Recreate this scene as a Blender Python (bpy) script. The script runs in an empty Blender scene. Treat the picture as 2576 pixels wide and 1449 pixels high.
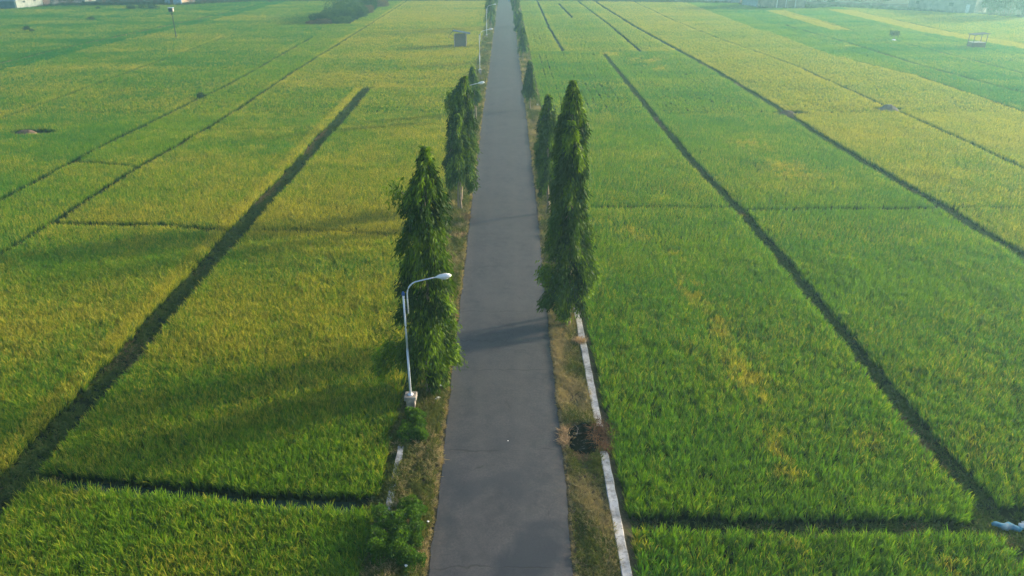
import bpy, math, random
import numpy as np
from mathutils import Vector, Matrix

# ------------------------------------------------------------------ camera, world, sun, exposure
sc = bpy.context.scene
COL = sc.collection
CAM_H = 18.0
F_PX = 1850.0
PITCH = math.atan(889.5 / F_PX)
YAW = math.radians(0.446)
cam_d = bpy.data.cameras.new("camera")
cam_d.sensor_width = 36.0
cam_d.lens = 36.0 * F_PX / 2576.0
cam_d.clip_start = 0.1
cam_d.clip_end = 6000.0
cam = bpy.data.objects.new("camera", cam_d)
COL.objects.link(cam)
cam.location = (0, 0, CAM_H)
cam.rotation_euler = (math.pi / 2 - PITCH, 0, -YAW)
sc.camera = cam

SUN_EL = math.radians(13.5)
SUN_AZ = math.radians(22.0)          # towards the sun: right of the road and a little ahead
world = bpy.data.worlds.new("World")
sc.world = world
world.use_nodes = True
wn = world.node_tree
bg = wn.nodes["Background"]
sky = wn.nodes.new("ShaderNodeTexSky")
sky.sky_type = 'NISHITA'
sky.sun_disc = False
sky.sun_elevation = SUN_EL
sky.sun_rotation = math.radians(90) - SUN_AZ
sky.air_density = 0.8
sky.dust_density = 3.5
sky.ozone_density = 1.5
wn.links.new(sky.outputs[0], bg.inputs[0])
bg.inputs[1].default_value = 0.15

sun_d = bpy.data.lights.new("sun", 'SUN')
sun_d.energy = 3.1
sun_d.angle = math.radians(4.0)
sun_d.color = (1.0, 0.86, 0.62)
sun = bpy.data.objects.new("sun", sun_d)
COL.objects.link(sun)
to_sun = Vector((math.cos(SUN_AZ) * math.cos(SUN_EL), math.sin(SUN_AZ) * math.cos(SUN_EL), math.sin(SUN_EL)))
sun.rotation_euler = to_sun.to_track_quat('Z', 'Y').to_euler()
sc.view_settings.view_transform = 'Standard'
sc.view_settings.look = 'None'
sc.view_settings.exposure = 1.37
sc.view_settings.gamma = 1.0
HAZE_DENSITY = 0.0012
HAZE_COLOR = (0.42, 0.82, 0.90)

sc.cycles.max_bounces = 8
sc.cycles.diffuse_bounces = 3
sc.cycles.transmission_bounces = 4
sc.cycles.volume_bounces = 1
sc.cycles.transparent_max_bounces = 8

FZ = -0.30        # level of the paddies, below the road bank

# ------------------------------------------------------------------ plan geometry taken from the photograph
_F = np.array([math.sin(YAW) * math.cos(PITCH), math.cos(YAW) * math.cos(PITCH), -math.sin(PITCH)])
_R = np.array([math.cos(YAW), -math.sin(YAW), 0.0])
_U = np.cross(_R, _F)


def ray(px, py):
    return _F + (px - 1288) / F_PX * _R - (py - 724.5) / F_PX * _U


def gp(px, py, z=0.0):
    d = ray(px, py)
    t = (z - CAM_H) / d[2]
    return float(t * d[0]), float(t * d[1])


def pl(px, py, Y):
    d = ray(px, py)
    t = Y / d[1]
    return float(t * d[0]), float(CAM_H + t * d[2])


# ------------------------------------------------------------------ noise in numpy
def _hash(ix, iy, s):
    n = (ix * 374761393 + iy * 668265263 + s * 1442695041) & 0xFFFFFFFF
    n = ((n ^ (n >> 13)) * 1274126177) & 0xFFFFFFFF
    return ((n ^ (n >> 16)) & 0xFFFF) / 65535.0


def vnoise(x, y, s=0):
    x = np.asarray(x, float); y = np.asarray(y, float)
    ix = np.floor(x).astype(np.int64); iy = np.floor(y).astype(np.int64)
    fx = x - ix; fy = y - iy
    fx = fx * fx * (3 - 2 * fx); fy = fy * fy * (3 - 2 * fy)
    a = _hash(ix, iy, s); b = _hash(ix + 1, iy, s); c = _hash(ix, iy + 1, s); d = _hash(ix + 1, iy + 1, s)
    return (a * (1 - fx) + b * fx) * (1 - fy) + (c * (1 - fx) + d * fx) * fy


def fbm(x, y, s=0, o=3):
    t = 0; a = 0.5; n = 0
    for k in range(o):
        t = t + a * vnoise(x * 2 ** k, y * 2 ** k, s + k); n += a; a *= 0.5
    return t / n


# ------------------------------------------------------------------ object helpers
def tag(o, label=None, cat=None, group=None, kind=None):
    if label: o['label'] = label
    if cat: o['category'] = cat
    if group: o['group'] = group
    if kind: o['kind'] = kind
    return o


def empty(name, loc, label, cat, group=None, rz=0.0):
    o = bpy.data.objects.new(name, None)
    o.empty_display_size = 0.3
    COL.objects.link(o)
    o.location = loc
    o.rotation_euler = (0, 0, rz)
    return tag(o, label, cat, group)


def link(name, me, parent=None, col=True):
    o = bpy.data.objects.new(name, me)
    if col: COL.objects.link(o)
    if parent is not None: o.parent = parent
    return o


def dup(root, loc, rz=0.0, label=None, scale=None):
    r = root.copy(); COL.objects.link(r)
    r.location = loc; r.rotation_euler = (0, 0, rz)
    if scale: r.scale = scale
    if label: r['label'] = label
    for ch in [c for c in COL.objects if c.parent == root]:
        c = ch.copy(); COL.objects.link(c); c.parent = r
        for g in [q for q in COL.objects if q.parent == ch]:
            d = g.copy(); COL.objects.link(d); d.parent = c
    return r


class MB:
    """collects polygons and builds one mesh"""
    def __init__(s): s.v = []; s.f = []; s.smooth = []

    def add(s, vs, fs, smooth=False):
        o = len(s.v)
        s.v += [tuple(v) for v in vs]
        s.f += [tuple(i + o for i in f) for f in fs]
        s.smooth += [smooth] * len(fs)

    def box(s, c, d, rz=0.0, bev=0.0, M=None):
        x, y, z = d[0] / 2, d[1] / 2, d[2] / 2
        if bev <= 0:
            vs = [(a * x, b * y, e * z) for e in (-1, 1) for b in (-1, 1) for a in (-1, 1)]
            fs = [(0, 2, 3, 1), (4, 5, 7, 6), (0, 1, 5, 4), (2, 6, 7, 3), (0, 4, 6, 2), (1, 3, 7, 5)]
        else:
            b = bev
            vs = []
            def ring(zz, ins):
                xx, yy = x - ins, y - ins
                return [(xx - b, -yy, zz), (xx, -yy + b, zz), (xx, yy - b, zz), (xx - b, yy, zz), (-xx + b, yy, zz), (-xx, yy - b, zz), (-xx, -yy + b, zz), (-xx + b, -yy, zz)]
            vs = ring(-z, 0) + ring(z - b, 0) + ring(z, b)
            fs = []
            for k in range(2):
                for i in range(8):
                    j = (i + 1) % 8
                    fs.append((k * 8 + i, k * 8 + j, k * 8 + 8 + j, k * 8 + 8 + i))
            fs.append(tuple(range(16, 24))); fs.append(tuple(reversed(range(0, 8))))
        m = M if M is not None else Matrix.Rotation(rz, 4, 'Z')
        m = Matrix.Translation(c) @ m
        s.add([m @ Vector(v) for v in vs], fs)
        return s

    def tube(s, pts, r, n=8, cap=True, smooth=True):
        pts = [Vector(p) for p in pts]
        rs = r if isinstance(r, (list, tuple)) else [r] * len(pts)
        vs = []; fs = []
        for i, p in enumerate(pts):
            t = (pts[min(i + 1, len(pts) - 1)] - pts[max(i - 1, 0)]).normalized()
            a = Vector((0, 0, 1)) if abs(t.z) < 0.9 else Vector((1, 0, 0))
            u = t.cross(a).normalized(); w = t.cross(u)
            for k in range(n):
                an = 2 * math.pi * k / n
                vs.append(p + (u * math.cos(an) + w * math.sin(an)) * rs[i])
        for i in range(len(pts) - 1):
            for k in range(n):
                j = (k + 1) % n
                fs.append((i * n + k, i * n + j, (i + 1) * n + j, (i + 1) * n + k))
        if cap:
            fs.append(tuple(reversed(range(n)))); fs.append(tuple(range((len(pts) - 1) * n, len(pts) * n)))
        s.add(vs, fs, smooth)
        return s

    def build(s, name, mat, parent=None, link_it=True):
        me = bpy.data.meshes.new(name)
        me.from_pydata(s.v, [], s.f)
        me.polygons.foreach_set('use_smooth', s.smooth)
        me.materials.append(mat)
        me.update()
        return link(name, me, parent, link_it)


def quads_mesh(name, V, mat, attrs=None, pts=None, k=4):
    """V (n,k,3) separate polygons; attrs {name: (n,) or (n,k)}"""
    V = np.asarray(V, np.float32)
    n = len(V)
    me = bpy.data.meshes.new(name)
    me.vertices.add(n * k)
    me.vertices.foreach_set('co', V.reshape(-1))
    me.loops.add(n * k)
    me.loops.foreach_set('vertex_index', np.arange(n * k, dtype=np.int32))
    me.polygons.add(n)
    me.polygons.foreach_set('loop_start', np.arange(n, dtype=np.int32) * k)
    me.update(calc_edges=True)
    for a, val in (attrs or {}).items():
        val = np.asarray(val, np.float32)
        if val.ndim == 1: val = np.repeat(val, k)
        at = me.attributes.new(a, 'FLOAT', 'POINT')
        at.data.foreach_set('value', val.reshape(-1))
    me.materials.append(mat)
    return me


# ------------------------------------------------------------------ material helpers
class NT:
    def __init__(s, name):
        s.m = bpy.data.materials.new(name); s.m.use_nodes = True
        s.t = s.m.node_tree; s.t.nodes.clear()
        s.out = s.n('ShaderNodeOutputMaterial')

    def n(s, typ, **kw):
        nd = s.t.nodes.new(typ)
        for k, v in kw.items(): setattr(nd, k, v)
        return nd

    def l(s, a, b): s.t.links.new(a, b)

    def val(s, sock, x):
        if hasattr(x, 'is_linked') or isinstance(x, bpy.types.NodeSocket): s.l(x, sock)
        else: sock.default_value = x

    def math(s, op, a, b=0.0, c=None, clamp=False):
        nd = s.n('ShaderNodeMath', operation=op, use_clamp=clamp)
        s.val(nd.inputs[0], a); s.val(nd.inputs[1], b)
        if c is not None: s.val(nd.inputs[2], c)
        return nd.outputs[0]

    def mix(s, fac, a, b, blend='MIX'):
        nd = s.n('ShaderNodeMix', data_type='RGBA', blend_type=blend)
        s.val(nd.inputs[0], fac)
        for sock, x in ((nd.inputs[6], a), (nd.inputs[7], b)):
            if isinstance(x, bpy.types.NodeSocket): s.l(x, sock)
            else: sock.default_value = (*x[:3], 1.0)
        return nd.outputs[2]

    def noise(s, scale, detail=3.0, rough=0.5, vec=None, dist=0.0):
        nd = s.n('ShaderNodeTexNoise')
        nd.inputs['Scale'].default_value = scale; nd.inputs['Detail'].default_value = detail
        nd.inputs['Roughness'].default_value = rough; nd.inputs['Distortion'].default_value = dist
        if vec is not None: s.l(vec, nd.inputs['Vector'])
        return nd.outputs['Fac']

    def ramp(s, fac, lo, hi, a=0.0, b=1.0):
        nd = s.n('ShaderNodeMapRange'); nd.clamp = True
        s.val(nd.inputs[0], fac); nd.inputs[1].default_value = lo; nd.inputs[2].default_value = hi
        nd.inputs[3].default_value = a; nd.inputs[4].default_value = b
        return nd.outputs[0]

    def pos(s): return s.n('ShaderNodeNewGeometry').outputs['Position']

    def scaled(s, vec, sx, sy, sz):
        nd = s.n('ShaderNodeVectorMath', operation='MULTIPLY'); s.l(vec, nd.inputs[0])
        nd.inputs[1].default_value = (sx, sy, sz); return nd.outputs[0]

    def attr(s, name, typ='GEOMETRY'):
        nd = s.n('ShaderNodeAttribute'); nd.attribute_type = typ; nd.attribute_name = name
        return nd.outputs['Fac']

    def bsdf(s, color, rough=0.8, spec=0.3, metal=0.0, bump=None, bs=0.3, bd=0.02):
        p = s.n('ShaderNodeBsdfPrincipled')
        s.val(p.inputs['Base Color'], color if isinstance(color, bpy.types.NodeSocket) else (*color[:3], 1))
        s.val(p.inputs['Roughness'], rough); p.inputs['Specular IOR Level'].default_value = spec
        p.inputs['Metallic'].default_value = metal
        if bump is not None:
            b = s.n('ShaderNodeBump'); s.l(bump, b.inputs['Height'])
            b.inputs['Strength'].default_value = bs; b.inputs['Distance'].default_value = bd
            s.l(b.outputs[0], p.inputs['Normal'])
        return p

    def leaf(s, color, trans=0.35, rough=0.5, spec=0.3):
        p = s.bsdf(color, rough, spec)
        t = s.n('ShaderNodeBsdfTranslucent')
        c2 = s.mix(0.35, color, (0.55, 0.62, 0.04), 'MIX')
        s.l(s.mix(1.0, color, (1.5, 1.6, 0.7), 'MULTIPLY'), t.inputs[0])
        mx = s.n('ShaderNodeMixShader'); mx.inputs[0].default_value = trans
        s.l(p.outputs[0], mx.inputs[1]); s.l(t.outputs[0], mx.inputs[2])
        s.l(mx.outputs[0], s.out.inputs[0])
        return s.m

    def done(s, sh):
        s.l(sh.outputs[0], s.out.inputs[0]); return s.m


def mat_plain(name, col, rough=0.7, var=0.25, scale=3.0, metal=0.0, spec=0.3, bump=0.15):
    t = NT(name); v = t.pos()
    nz = t.noise(scale, 5, 0.6, v)
    dark = tuple(c * (1 - var) for c in col); lite = tuple(min(1, c * (1 + var)) for c in col)
    c = t.mix(t.ramp(nz, 0.3, 0.7), dark, lite)
    return t.done(t.bsdf(c, rough, spec, metal, t.noise(scale * 8, 3, 0.6, v), bump, 0.01))


# rice: 't' height along the blade, 'rnd' per blade, instancer 'tint' (0 green .. 1 ripe), 'lush' (blue-green)
def mat_rice():
    t = NT('rice_leaves')
    tt = t.attr('t'); rn = t.attr('rnd')
    tint = t.attr('tint', 'INSTANCER'); lush = t.attr('lush', 'INSTANCER')
    g = t.mix(rn, (0.068, 0.175, 0.004), (0.180, 0.310, 0.012))
    g = t.mix(lush, g, (0.022, 0.165, 0.024))
    y = t.mix(rn, (0.27, 0.25, 0.014), (0.48, 0.40, 0.05))
    # which blades are ripe ears: rnd + tint
    f = t.math('ADD', t.math('MULTIPLY', tint, 1.15), t.math('SUBTRACT', rn, 0.80))
    f = t.ramp(f, 0.0, 0.55)
    f = t.math('MULTIPLY', f, t.ramp(tt, 0.25, 0.8))
    c = t.mix(f, g, y)
    low = t.mix(rn, (0.008, 0.022, 0.003), (0.024, 0.036, 0.007))  # lower blades darkened: shade between the plants put into the colour
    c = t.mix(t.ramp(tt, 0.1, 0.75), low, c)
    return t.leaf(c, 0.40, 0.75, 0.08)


def mat_grass(name, a, b, dry):
    t = NT(name)
    rn = t.attr('rnd'); dr = t.attr('tint', 'INSTANCER')
    f = t.ramp(t.math('ADD', t.math('MULTIPLY', dr, 1.6), t.math('SUBTRACT', rn, 0.8)), 0.0, 0.6)
    c = t.mix(f, t.mix(rn, a, b), dry)
    return t.leaf(c, 0.3, 0.8, 0.05)


def mat_tree_leaf(name, dark, mid, young):
    t = NT(name)
    rn = t.attr('rnd'); yg = t.attr('young')
    c = t.mix(rn, dark, mid)
    c = t.mix(yg, c, young)
    return t.leaf(c, 0.30, 0.5, 0.09)


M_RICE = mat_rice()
M_VERGE = mat_grass('verge_grass_blades', (0.060, 0.085, 0.016), (0.15, 0.155, 0.035), (0.34, 0.26, 0.14))
M_BUND = mat_grass('bund_grass_blades', (0.050, 0.092, 0.018), (0.105, 0.145, 0.034), (0.24, 0.16, 0.09))
M_LEAF = mat_tree_leaf('mast_tree_leaves', (0.003, 0.011, 0.001), (0.030, 0.080, 0.002), (0.18, 0.29, 0.005))
M_LEAF2 = mat_tree_leaf('shrub_leaves', (0.018, 0.058, 0.006), (0.055, 0.130, 0.010), (0.16, 0.28, 0.015))
M_LEAF3 = mat_tree_leaf('far_tree_leaves', (0.008, 0.028, 0.010), (0.032, 0.075, 0.020), (0.10, 0.17, 0.03))
M_LEAF4 = mat_tree_leaf('brown_scrub_leaves', (0.070, 0.045, 0.035), (0.12, 0.075, 0.05), (0.16, 0.13, 0.05))
M_BARK = mat_plain('pale_bark', (0.24, 0.19, 0.14), 0.9, 0.35, 6.0, bump=0.5)
M_TWIG = mat_plain('twig_bark', (0.10, 0.07, 0.045), 0.9, 0.3, 6.0, bump=0.4)
M_POLE = mat_plain('painted_pole', (0.62, 0.68, 0.74), 0.35, 0.12, 5.0, spec=0.5, bump=0.05)
M_BLUECAP = mat_plain('blue_plastic', (0.03, 0.10, 0.32), 0.4, 0.1, 5.0)
M_LAMP = mat_plain('white_lamp_housing', (0.82, 0.84, 0.84), 0.3, 0.05, 6.0, spec=0.5, bump=0.02)
M_CONC = mat_plain('weathered_concrete', (0.27, 0.24, 0.21), 0.9, 0.5, 4.0, bump=0.6)
M_STRAW = mat_grass('straw', (0.30, 0.17, 0.08), (0.42, 0.27, 0.13), (0.30, 0.12, 0.05))
M_DIRT = mat_plain('bare_brown_soil', (0.13, 0.085, 0.055), 0.95, 0.35, 2.5, bump=0.6)
M_RUST = mat_plain('corrugated_metal_sheet', (0.06, 0.09, 0.12), 0.85, 0.3, 3.0, spec=0.1)
M_BROWNWALL = mat_plain('brown_plaster', (0.28, 0.19, 0.15), 0.9, 0.2, 1.2)
M_DARKMETAL = mat_plain('dark_metal', (0.03, 0.035, 0.04), 0.5, 0.3, 4.0)
M_WHITE = mat_plain('white_plastic_film', (0.80, 0.80, 0.78), 0.4, 0.08, 6.0)


def mat_planks():
    t = NT('grey_brown_planks'); v = t.pos()
    w = t.n('ShaderNodeTexWave', wave_type='BANDS', bands_direction='X')
    t.l(v, w.inputs['Vector']); w.inputs['Scale'].default_value = 2.1; w.inputs['Distortion'].default_value = 0.6
    c = t.mix(t.ramp(w.outputs['Fac'], 0.05, 0.35), (0.10, 0.075, 0.06), t.mix(t.noise(3, 4, 0.6, t.scaled(v, 4, 1, 0.5)), (0.20, 0.155, 0.125), (0.34, 0.28, 0.24)))
    return t.done(t.bsdf(c, 0.9, 0.2, bump=w.outputs['Fac'], bs=0.4, bd=0.02))


M_PLANK = mat_planks()


def mat_brick(name, a, b, mortar, scale=3.0):
    t = NT(name)
    tc = t.n('ShaderNodeTexCoord')
    br = t.n('ShaderNodeTexBrick'); br.inputs['Scale'].default_value = scale
    mp = t.n('ShaderNodeMapping'); t.l(tc.outputs['Object'], mp.inputs[0]); mp.inputs['Rotation'].default_value = (math.pi / 2, 0, 0)
    t.l(mp.outputs[0], br.inputs['Vector'])
    br.inputs['Color1'].default_value = (*a, 1); br.inputs['Color2'].default_value = (*b, 1); br.inputs['Mortar'].default_value = (*mortar, 1)
    st = t.noise(0.8, 5, 0.65, t.pos())
    c = t.mix(t.ramp(st, 0.35, 0.7), br.outputs['Color'], tuple(x * 0.6 for x in a))
    return t.done(t.bsdf(c, 0.92, 0.15, bump=br.outputs['Fac'], bs=0.3, bd=0.01))


def mat_stained(name, col, stain):
    t = NT(name); v = t.pos()
    n1 = t.noise(1.2, 5, 0.65, t.scaled(v, 2.2, 2.2, 0.6)); n2 = t.noise(7, 4, 0.6, v)
    c = t.mix(t.ramp(n1, 0.45, 0.68), col, stain)
    c = t.mix(t.ramp(n2, 0.35, 0.8, 0, 0.4), c, tuple(x * 0.75 for x in col))
    return t.done(t.bsdf(c, 0.85, 0.2, bump=n2, bs=0.15, bd=0.02))


def mat_road():
    t = NT('worn_asphalt'); v = t.pos()
    n1 = t.noise(0.55, 5, 0.6, t.scaled(v, 1.0, 0.8, 1))
    n2 = t.noise(2.2, 5, 0.7, v)
    n3 = t.noise(38, 3, 0.7, v)
    c = t.mix(t.ramp(n1, 0.36, 0.66), (0.031, 0.033, 0.041), (0.060, 0.060, 0.066))
    c = t.mix(t.ramp(n2, 0.35, 0.65, 0.0, 0.75), c, (0.070, 0.068, 0.070))
    c = t.mix(t.ramp(n3, 0.45, 0.75, 0, 0.4), c, (0.11, 0.10, 0.098))
    n4 = t.noise(13, 4, 0.75, v)
    c = t.mix(t.ramp(n4, 0.40, 0.65, 0.0, 0.55), c, (0.024, 0.025, 0.030))
    sx = t.n('ShaderNodeSeparateXYZ'); t.l(v, sx.inputs[0])
    ex = t.math('ABSOLUTE', t.math('ADD', sx.outputs[0], 0.2))
    lane = t.math('PINGPONG', t.math('ADD', sx.outputs[0], t.math('MULTIPLY', t.noise(0.25, 2, 0.5, v), 0.5)), 0.85)
    c = t.mix(t.ramp(lane, 0.45, 0.85, 0.0, 0.28), c, (0.066, 0.064, 0.066))
    dust = t.math('MULTIPLY', t.ramp(ex, 1.75, 2.3), t.ramp(t.noise(3.0, 5, 0.7, v), 0.35, 0.65))
    c = t.mix(t.math('MULTIPLY', dust, 0.45), c, (0.12, 0.10, 0.08))
    # darker bluish patches at the near end of the road and a long wheel track
    sep = t.n('ShaderNodeSeparateXYZ'); t.l(v, sep.inputs[0])
    near = t.ramp(sep.outputs[1], 17.0, 27.0, 1.0, 0.0)
    pn = t.noise(0.45, 4, 0.55, v, 0.3)
    pf = t.math('MULTIPLY', near, t.ramp(pn, 0.46, 0.60))
    c = t.mix(t.math('MULTIPLY', pf, 0.85), c, (0.016, 0.022, 0.034))
    # transverse cracks: thin wandering lines
    wv = t.noise(0.9, 3, 0.6, v)
    yy = t.math('ADD', sep.outputs[1], t.math('MULTIPLY', wv, 0.7))
    fr = t.math('PINGPONG', yy, 2.9)
    ln = t.ramp(fr, 0.0, 0.05, 1.0, 0.0)
    br = t.ramp(t.noise(0.45, 2, 0.5, t.scaled(v, 1, 3, 1)), 0.44, 0.5)
    ln = t.math('MULTIPLY', ln, br)
    # long wandering cracks
    vo = t.n('ShaderNodeTexVoronoi', feature='DISTANCE_TO_EDGE'); vo.inputs['Scale'].default_value = 0.42
    wp = t.n('ShaderNodeTexNoise'); wp.inputs['Scale'].default_value = 1.7; wp.inputs['Detail'].default_value = 4; t.l(v, wp.inputs['Vector'])
    ad = t.n('ShaderNodeVectorMath', operation='ADD'); t.l(v, ad.inputs[0]); t.l(wp.outputs['Color'], ad.inputs[1])
    t.l(ad.outputs[0], vo.inputs['Vector'])
    l2 = t.math('MULTIPLY', t.ramp(vo.outputs['Distance'], 0.0, 0.014, 1, 0), t.ramp(t.noise(0.3, 2, 0.5, v), 0.56, 0.62))
    allc = t.math('MAXIMUM', ln, l2)
    c = t.mix(t.math('MULTIPLY', allc, 0.65), c, (0.018, 0.018, 0.02))
    return t.done(t.bsdf(c, 0.82, 0.35, bump=t.math('ADD', n3, t.math('MULTIPLY', allc, -2.0)), bs=0.35, bd=0.006))


def mat_field_ground():
    t = NT('paddy_mud'); v = t.pos()
    c = t.mix(t.ramp(t.noise(0.8, 5, 0.6, v), 0.35, 0.65), (0.012, 0.020, 0.008), (0.030, 0.036, 0.016))
    c = t.mix(t.ramp(t.noise(9, 4, 0.7, v), 0.55, 0.8, 0, 0.5), c, (0.06, 0.05, 0.03))
    return t.done(t.bsdf(c, 0.95, 0.05, bump=t.noise(12, 4, 0.7, v), bs=0.5, bd=0.03))


def mat_far_ground():
    t = NT('far_farmland'); v = t.pos()
    c = t.mix(t.ramp(t.noise(0.02, 4, 0.6, v), 0.4, 0.6), (0.05, 0.10, 0.025), (0.14, 0.15, 0.04))
    return t.done(t.bsdf(c, 0.9, 0.1))


def mat_verge_soil():
    t = NT('verge_soil'); v = t.pos()
    c = t.mix(t.ramp(t.noise(1.3, 5, 0.6, v), 0.35, 0.65), (0.06, 0.055, 0.03), (0.14, 0.105, 0.065))
    c = t.mix(t.ramp(t.noise(14, 4, 0.7, v), 0.5, 0.8, 0, 0.6), c, (0.33, 0.24, 0.15))
    return t.done(t.bsdf(c, 0.95, 0.1, bump=t.noise(25, 4, 0.7, v), bs=0.6, bd=0.03))


# ------------------------------------------------------------------ the ground, the road and its bank
rng = np.random.default_rng(7)


def grid_mesh(name, xs, ys, zf, mat, kind='structure'):
    X, Y = np.meshgrid(xs, ys)
    Z = zf(X, Y)
    nx, ny = len(xs), len(ys)
    v = np.stack([X, Y, Z], -1).reshape(-1, 3)
    f = [(j * nx + i, j * nx + i + 1, (j + 1) * nx + i + 1, (j + 1) * nx + i) for j in range(ny - 1) for i in range(nx - 1)]
    me = bpy.data.meshes.new(name); me.from_pydata(v.tolist(), [], f); me.materials.append(mat)
    me.polygons.foreach_set('use_smooth', [True] * len(f)); me.update()
    o = link(name, me)
    if kind: o['kind'] = kind
    return o


gx = np.concatenate([np.linspace(-3000, -300, 6), np.linspace(-200, 200, 101), np.linspace(300, 3000, 6)])
gy = np.concatenate([np.linspace(-600, -60, 4), np.linspace(0, 260, 100), np.linspace(400, 4000, 8)])
grid_mesh('ground', gx, gy, lambda X, Y: FZ + 0.05 * (vnoise(X * 0.6, Y * 0.6, 3) - 0.5), mat_field_ground())

# road bank (verge soil) and road sheet
RL = [(-10, -2.45), (17, -2.48), (21, -2.42), (26, -2.5), (32, -2.5), (49, -2.55), (80, -2.6), (104, -2.52), (146, -2.5), (240, -2.5), (700, -2.5)]
RR = [(-10, 2.02), (17, 2.02), (20, 2.10), (28, 2.08), (39, 2.12), (49, 2.2), (80, 2.2), (110, 2.12), (152, 2.1), (240, 2.1), (700, 2.1)]


def road_l(y): return np.interp(y, [p[0] for p in RL], [p[1] for p in RL]) + 0.06 * (fbm(np.asarray(y) * 1.3, 0 * np.asarray(y), 11) - 0.5) * 2 + 0.035 * (vnoise(np.asarray(y) * 6, 0 * np.asarray(y), 5) - 0.5)


def road_r(y): return np.interp(y, [p[0] for p in RR], [p[1] for p in RR]) + 0.06 * (fbm(np.asarray(y) * 1.3, 0 * np.asarray(y) + 9, 13) - 0.5) * 2 + 0.035 * (vnoise(np.asarray(y) * 6, 0 * np.asarray(y), 6) - 0.5)


ys = np.concatenate([np.arange(-10, 70, 0.12), np.arange(70, 260, 0.5), np.arange(260, 700, 10)])
ya = ys
cols = 7
vv = []
for k in range(cols):
    u = k / (cols - 1)
    x = road_l(ya) * (1 - u) + road_r(ya) * u
    z = 0.045 + 0.03 * (1 - (2 * u - 1) ** 2)
    vv.append(np.stack([x, ya, np.full_like(ya, z)], -1))
vv = np.stack(vv, 1).reshape(-1, 3)
n = len(ya)
ff = [(j * cols + i, j * cols + i + 1, (j + 1) * cols + i + 1, (j + 1) * cols + i) for j in range(n - 1) for i in range(cols - 1)]
# asphalt edge thickness
base = len(vv)
el = np.stack([road_l(ya) - 0.02, ya, np.full_like(ya, -0.03)], -1); er = np.stack([road_r(ya) + 0.02, ya, np.full_like(ya, -0.03)], -1)
vv = np.concatenate([vv, el, er])
ff += [(base + j, j * cols, (j + 1) * cols, base + j + 1) for j in range(n - 1)]
ff += [(j * cols + cols - 1, base + n + j, base + n + j + 1, (j + 1) * cols + cols - 1) for j in range(n - 1)]
me = bpy.data.meshes.new('road'); me.from_pydata(vv.tolist(), [], ff); me.materials.append(mat_road()); me.update()
tag(link('road', me), kind='structure')

bx = np.array([-4.9, -4.35, -4.1, -3.7, -3.2, -2.8, -2.3, 0, 1.9, 2.4, 2.9, 3.3, 3.6, 3.86, 4.2, 4.6])
bz = np.array([-0.34, -0.12, -0.02, 0.0, 0.01, 0.0, 0.0, 0, 0.0, 0.0, 0.01, 0.0, 0.0, -0.02, -0.2, -0.34])
by = np.concatenate([np.arange(-10, 70, 0.4), np.arange(70, 260, 2), np.arange(270, 700, 20)])
grid_mesh('verge', bx, by, lambda X, Y: np.interp(X, bx, bz) + np.where(np.abs(X + 0.2) > 2.7, 0.05 * (vnoise(X * 3, Y * 2, 8) - 0.5), 0), mat_verge_soil())

# ------------------------------------------------------------------ field layout: strips run along the road (constant X)
def curve(pts):
    a = [p[0] for p in pts]; b = [p[1] for p in pts]
    return lambda q: np.interp(q, a, b)


def wob(q, s, amp=0.07, k=0.35): return amp * 2 * (vnoise(np.asarray(q) * k, 0 * np.asarray(q) + s, s) - 0.5)


# long gaps: x(y), y from, y to, half width
LONG = [
    (curve([(0, -17.95), (100, -17.95)]), 5, 97.5, 0.72),
    (curve([(0, -31), (60, -31.4), (80, -30.4), (110, -30.7), (150, -30.2), (240, -29.4)]), 5, 245, 0.34),
    (curve([(0, -37.4), (70, -37.9), (100, -36.6), (140, -37.3)]), 5, 150, 0.34),
    (curve([(0, -54.3), (240, -54.3)]), 60, 150, 0.32),
    (curve([(100, -78.6), (133, -77.3), (166, -74.2), (197, -71.2), (240, -69)]), 80, 245, 0.65),
    (curve([(0, 16.65), (30, 16.65), (50, 16.9), (62, 16.2), (126, 16.3)]), 5, 127.5, 0.45),
    (curve([(127, 9.8), (166, 9.2), (240, 9.4)]), 129.5, 245, 0.36),
    (curve([(186, 15.9), (226, 15.1)]), 186, 226, 0.45),
    (curve([(130, 22.9), (173, 22.7), (232, 21.5)]), 129.5, 240, 0.4),
    (curve([(0, 31.8), (41, 31.8), (50, 31.9), (67, 31.1), (83, 31.1), (110, 30.6), (132, 29.5), (166, 27.9), (225, 26.6)]), 5, 240, 0.52),
    (curve([(40, 43.4), (71, 44.2), (85, 44.0), (115, 43.9), (149, 40.6), (177, 38.9), (225, 38)]), 20, 232, 0.34),
    (curve([(60, 58.4), (106, 57.8), (125, 53.5), (207, 52.3)]), 60, 118, 0.36),
    (curve([(93, 65.0), (102, 63.9), (118, 62.9), (140, 62.8), (163, 61.4)]), 85, 170, 0.5),
    (curve([(142, 83.3), (174, 81.7)]), 110, 200, 0.42),
    (curve([(125, 96.5), (139, 94.4), (155, 90.6), (193, 90.6)]), 105, 200, 0.5),
    (curve([(110, 74.0), (160, 72.2), (190, 71.5)]), 95, 195, 0.42),
]
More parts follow.
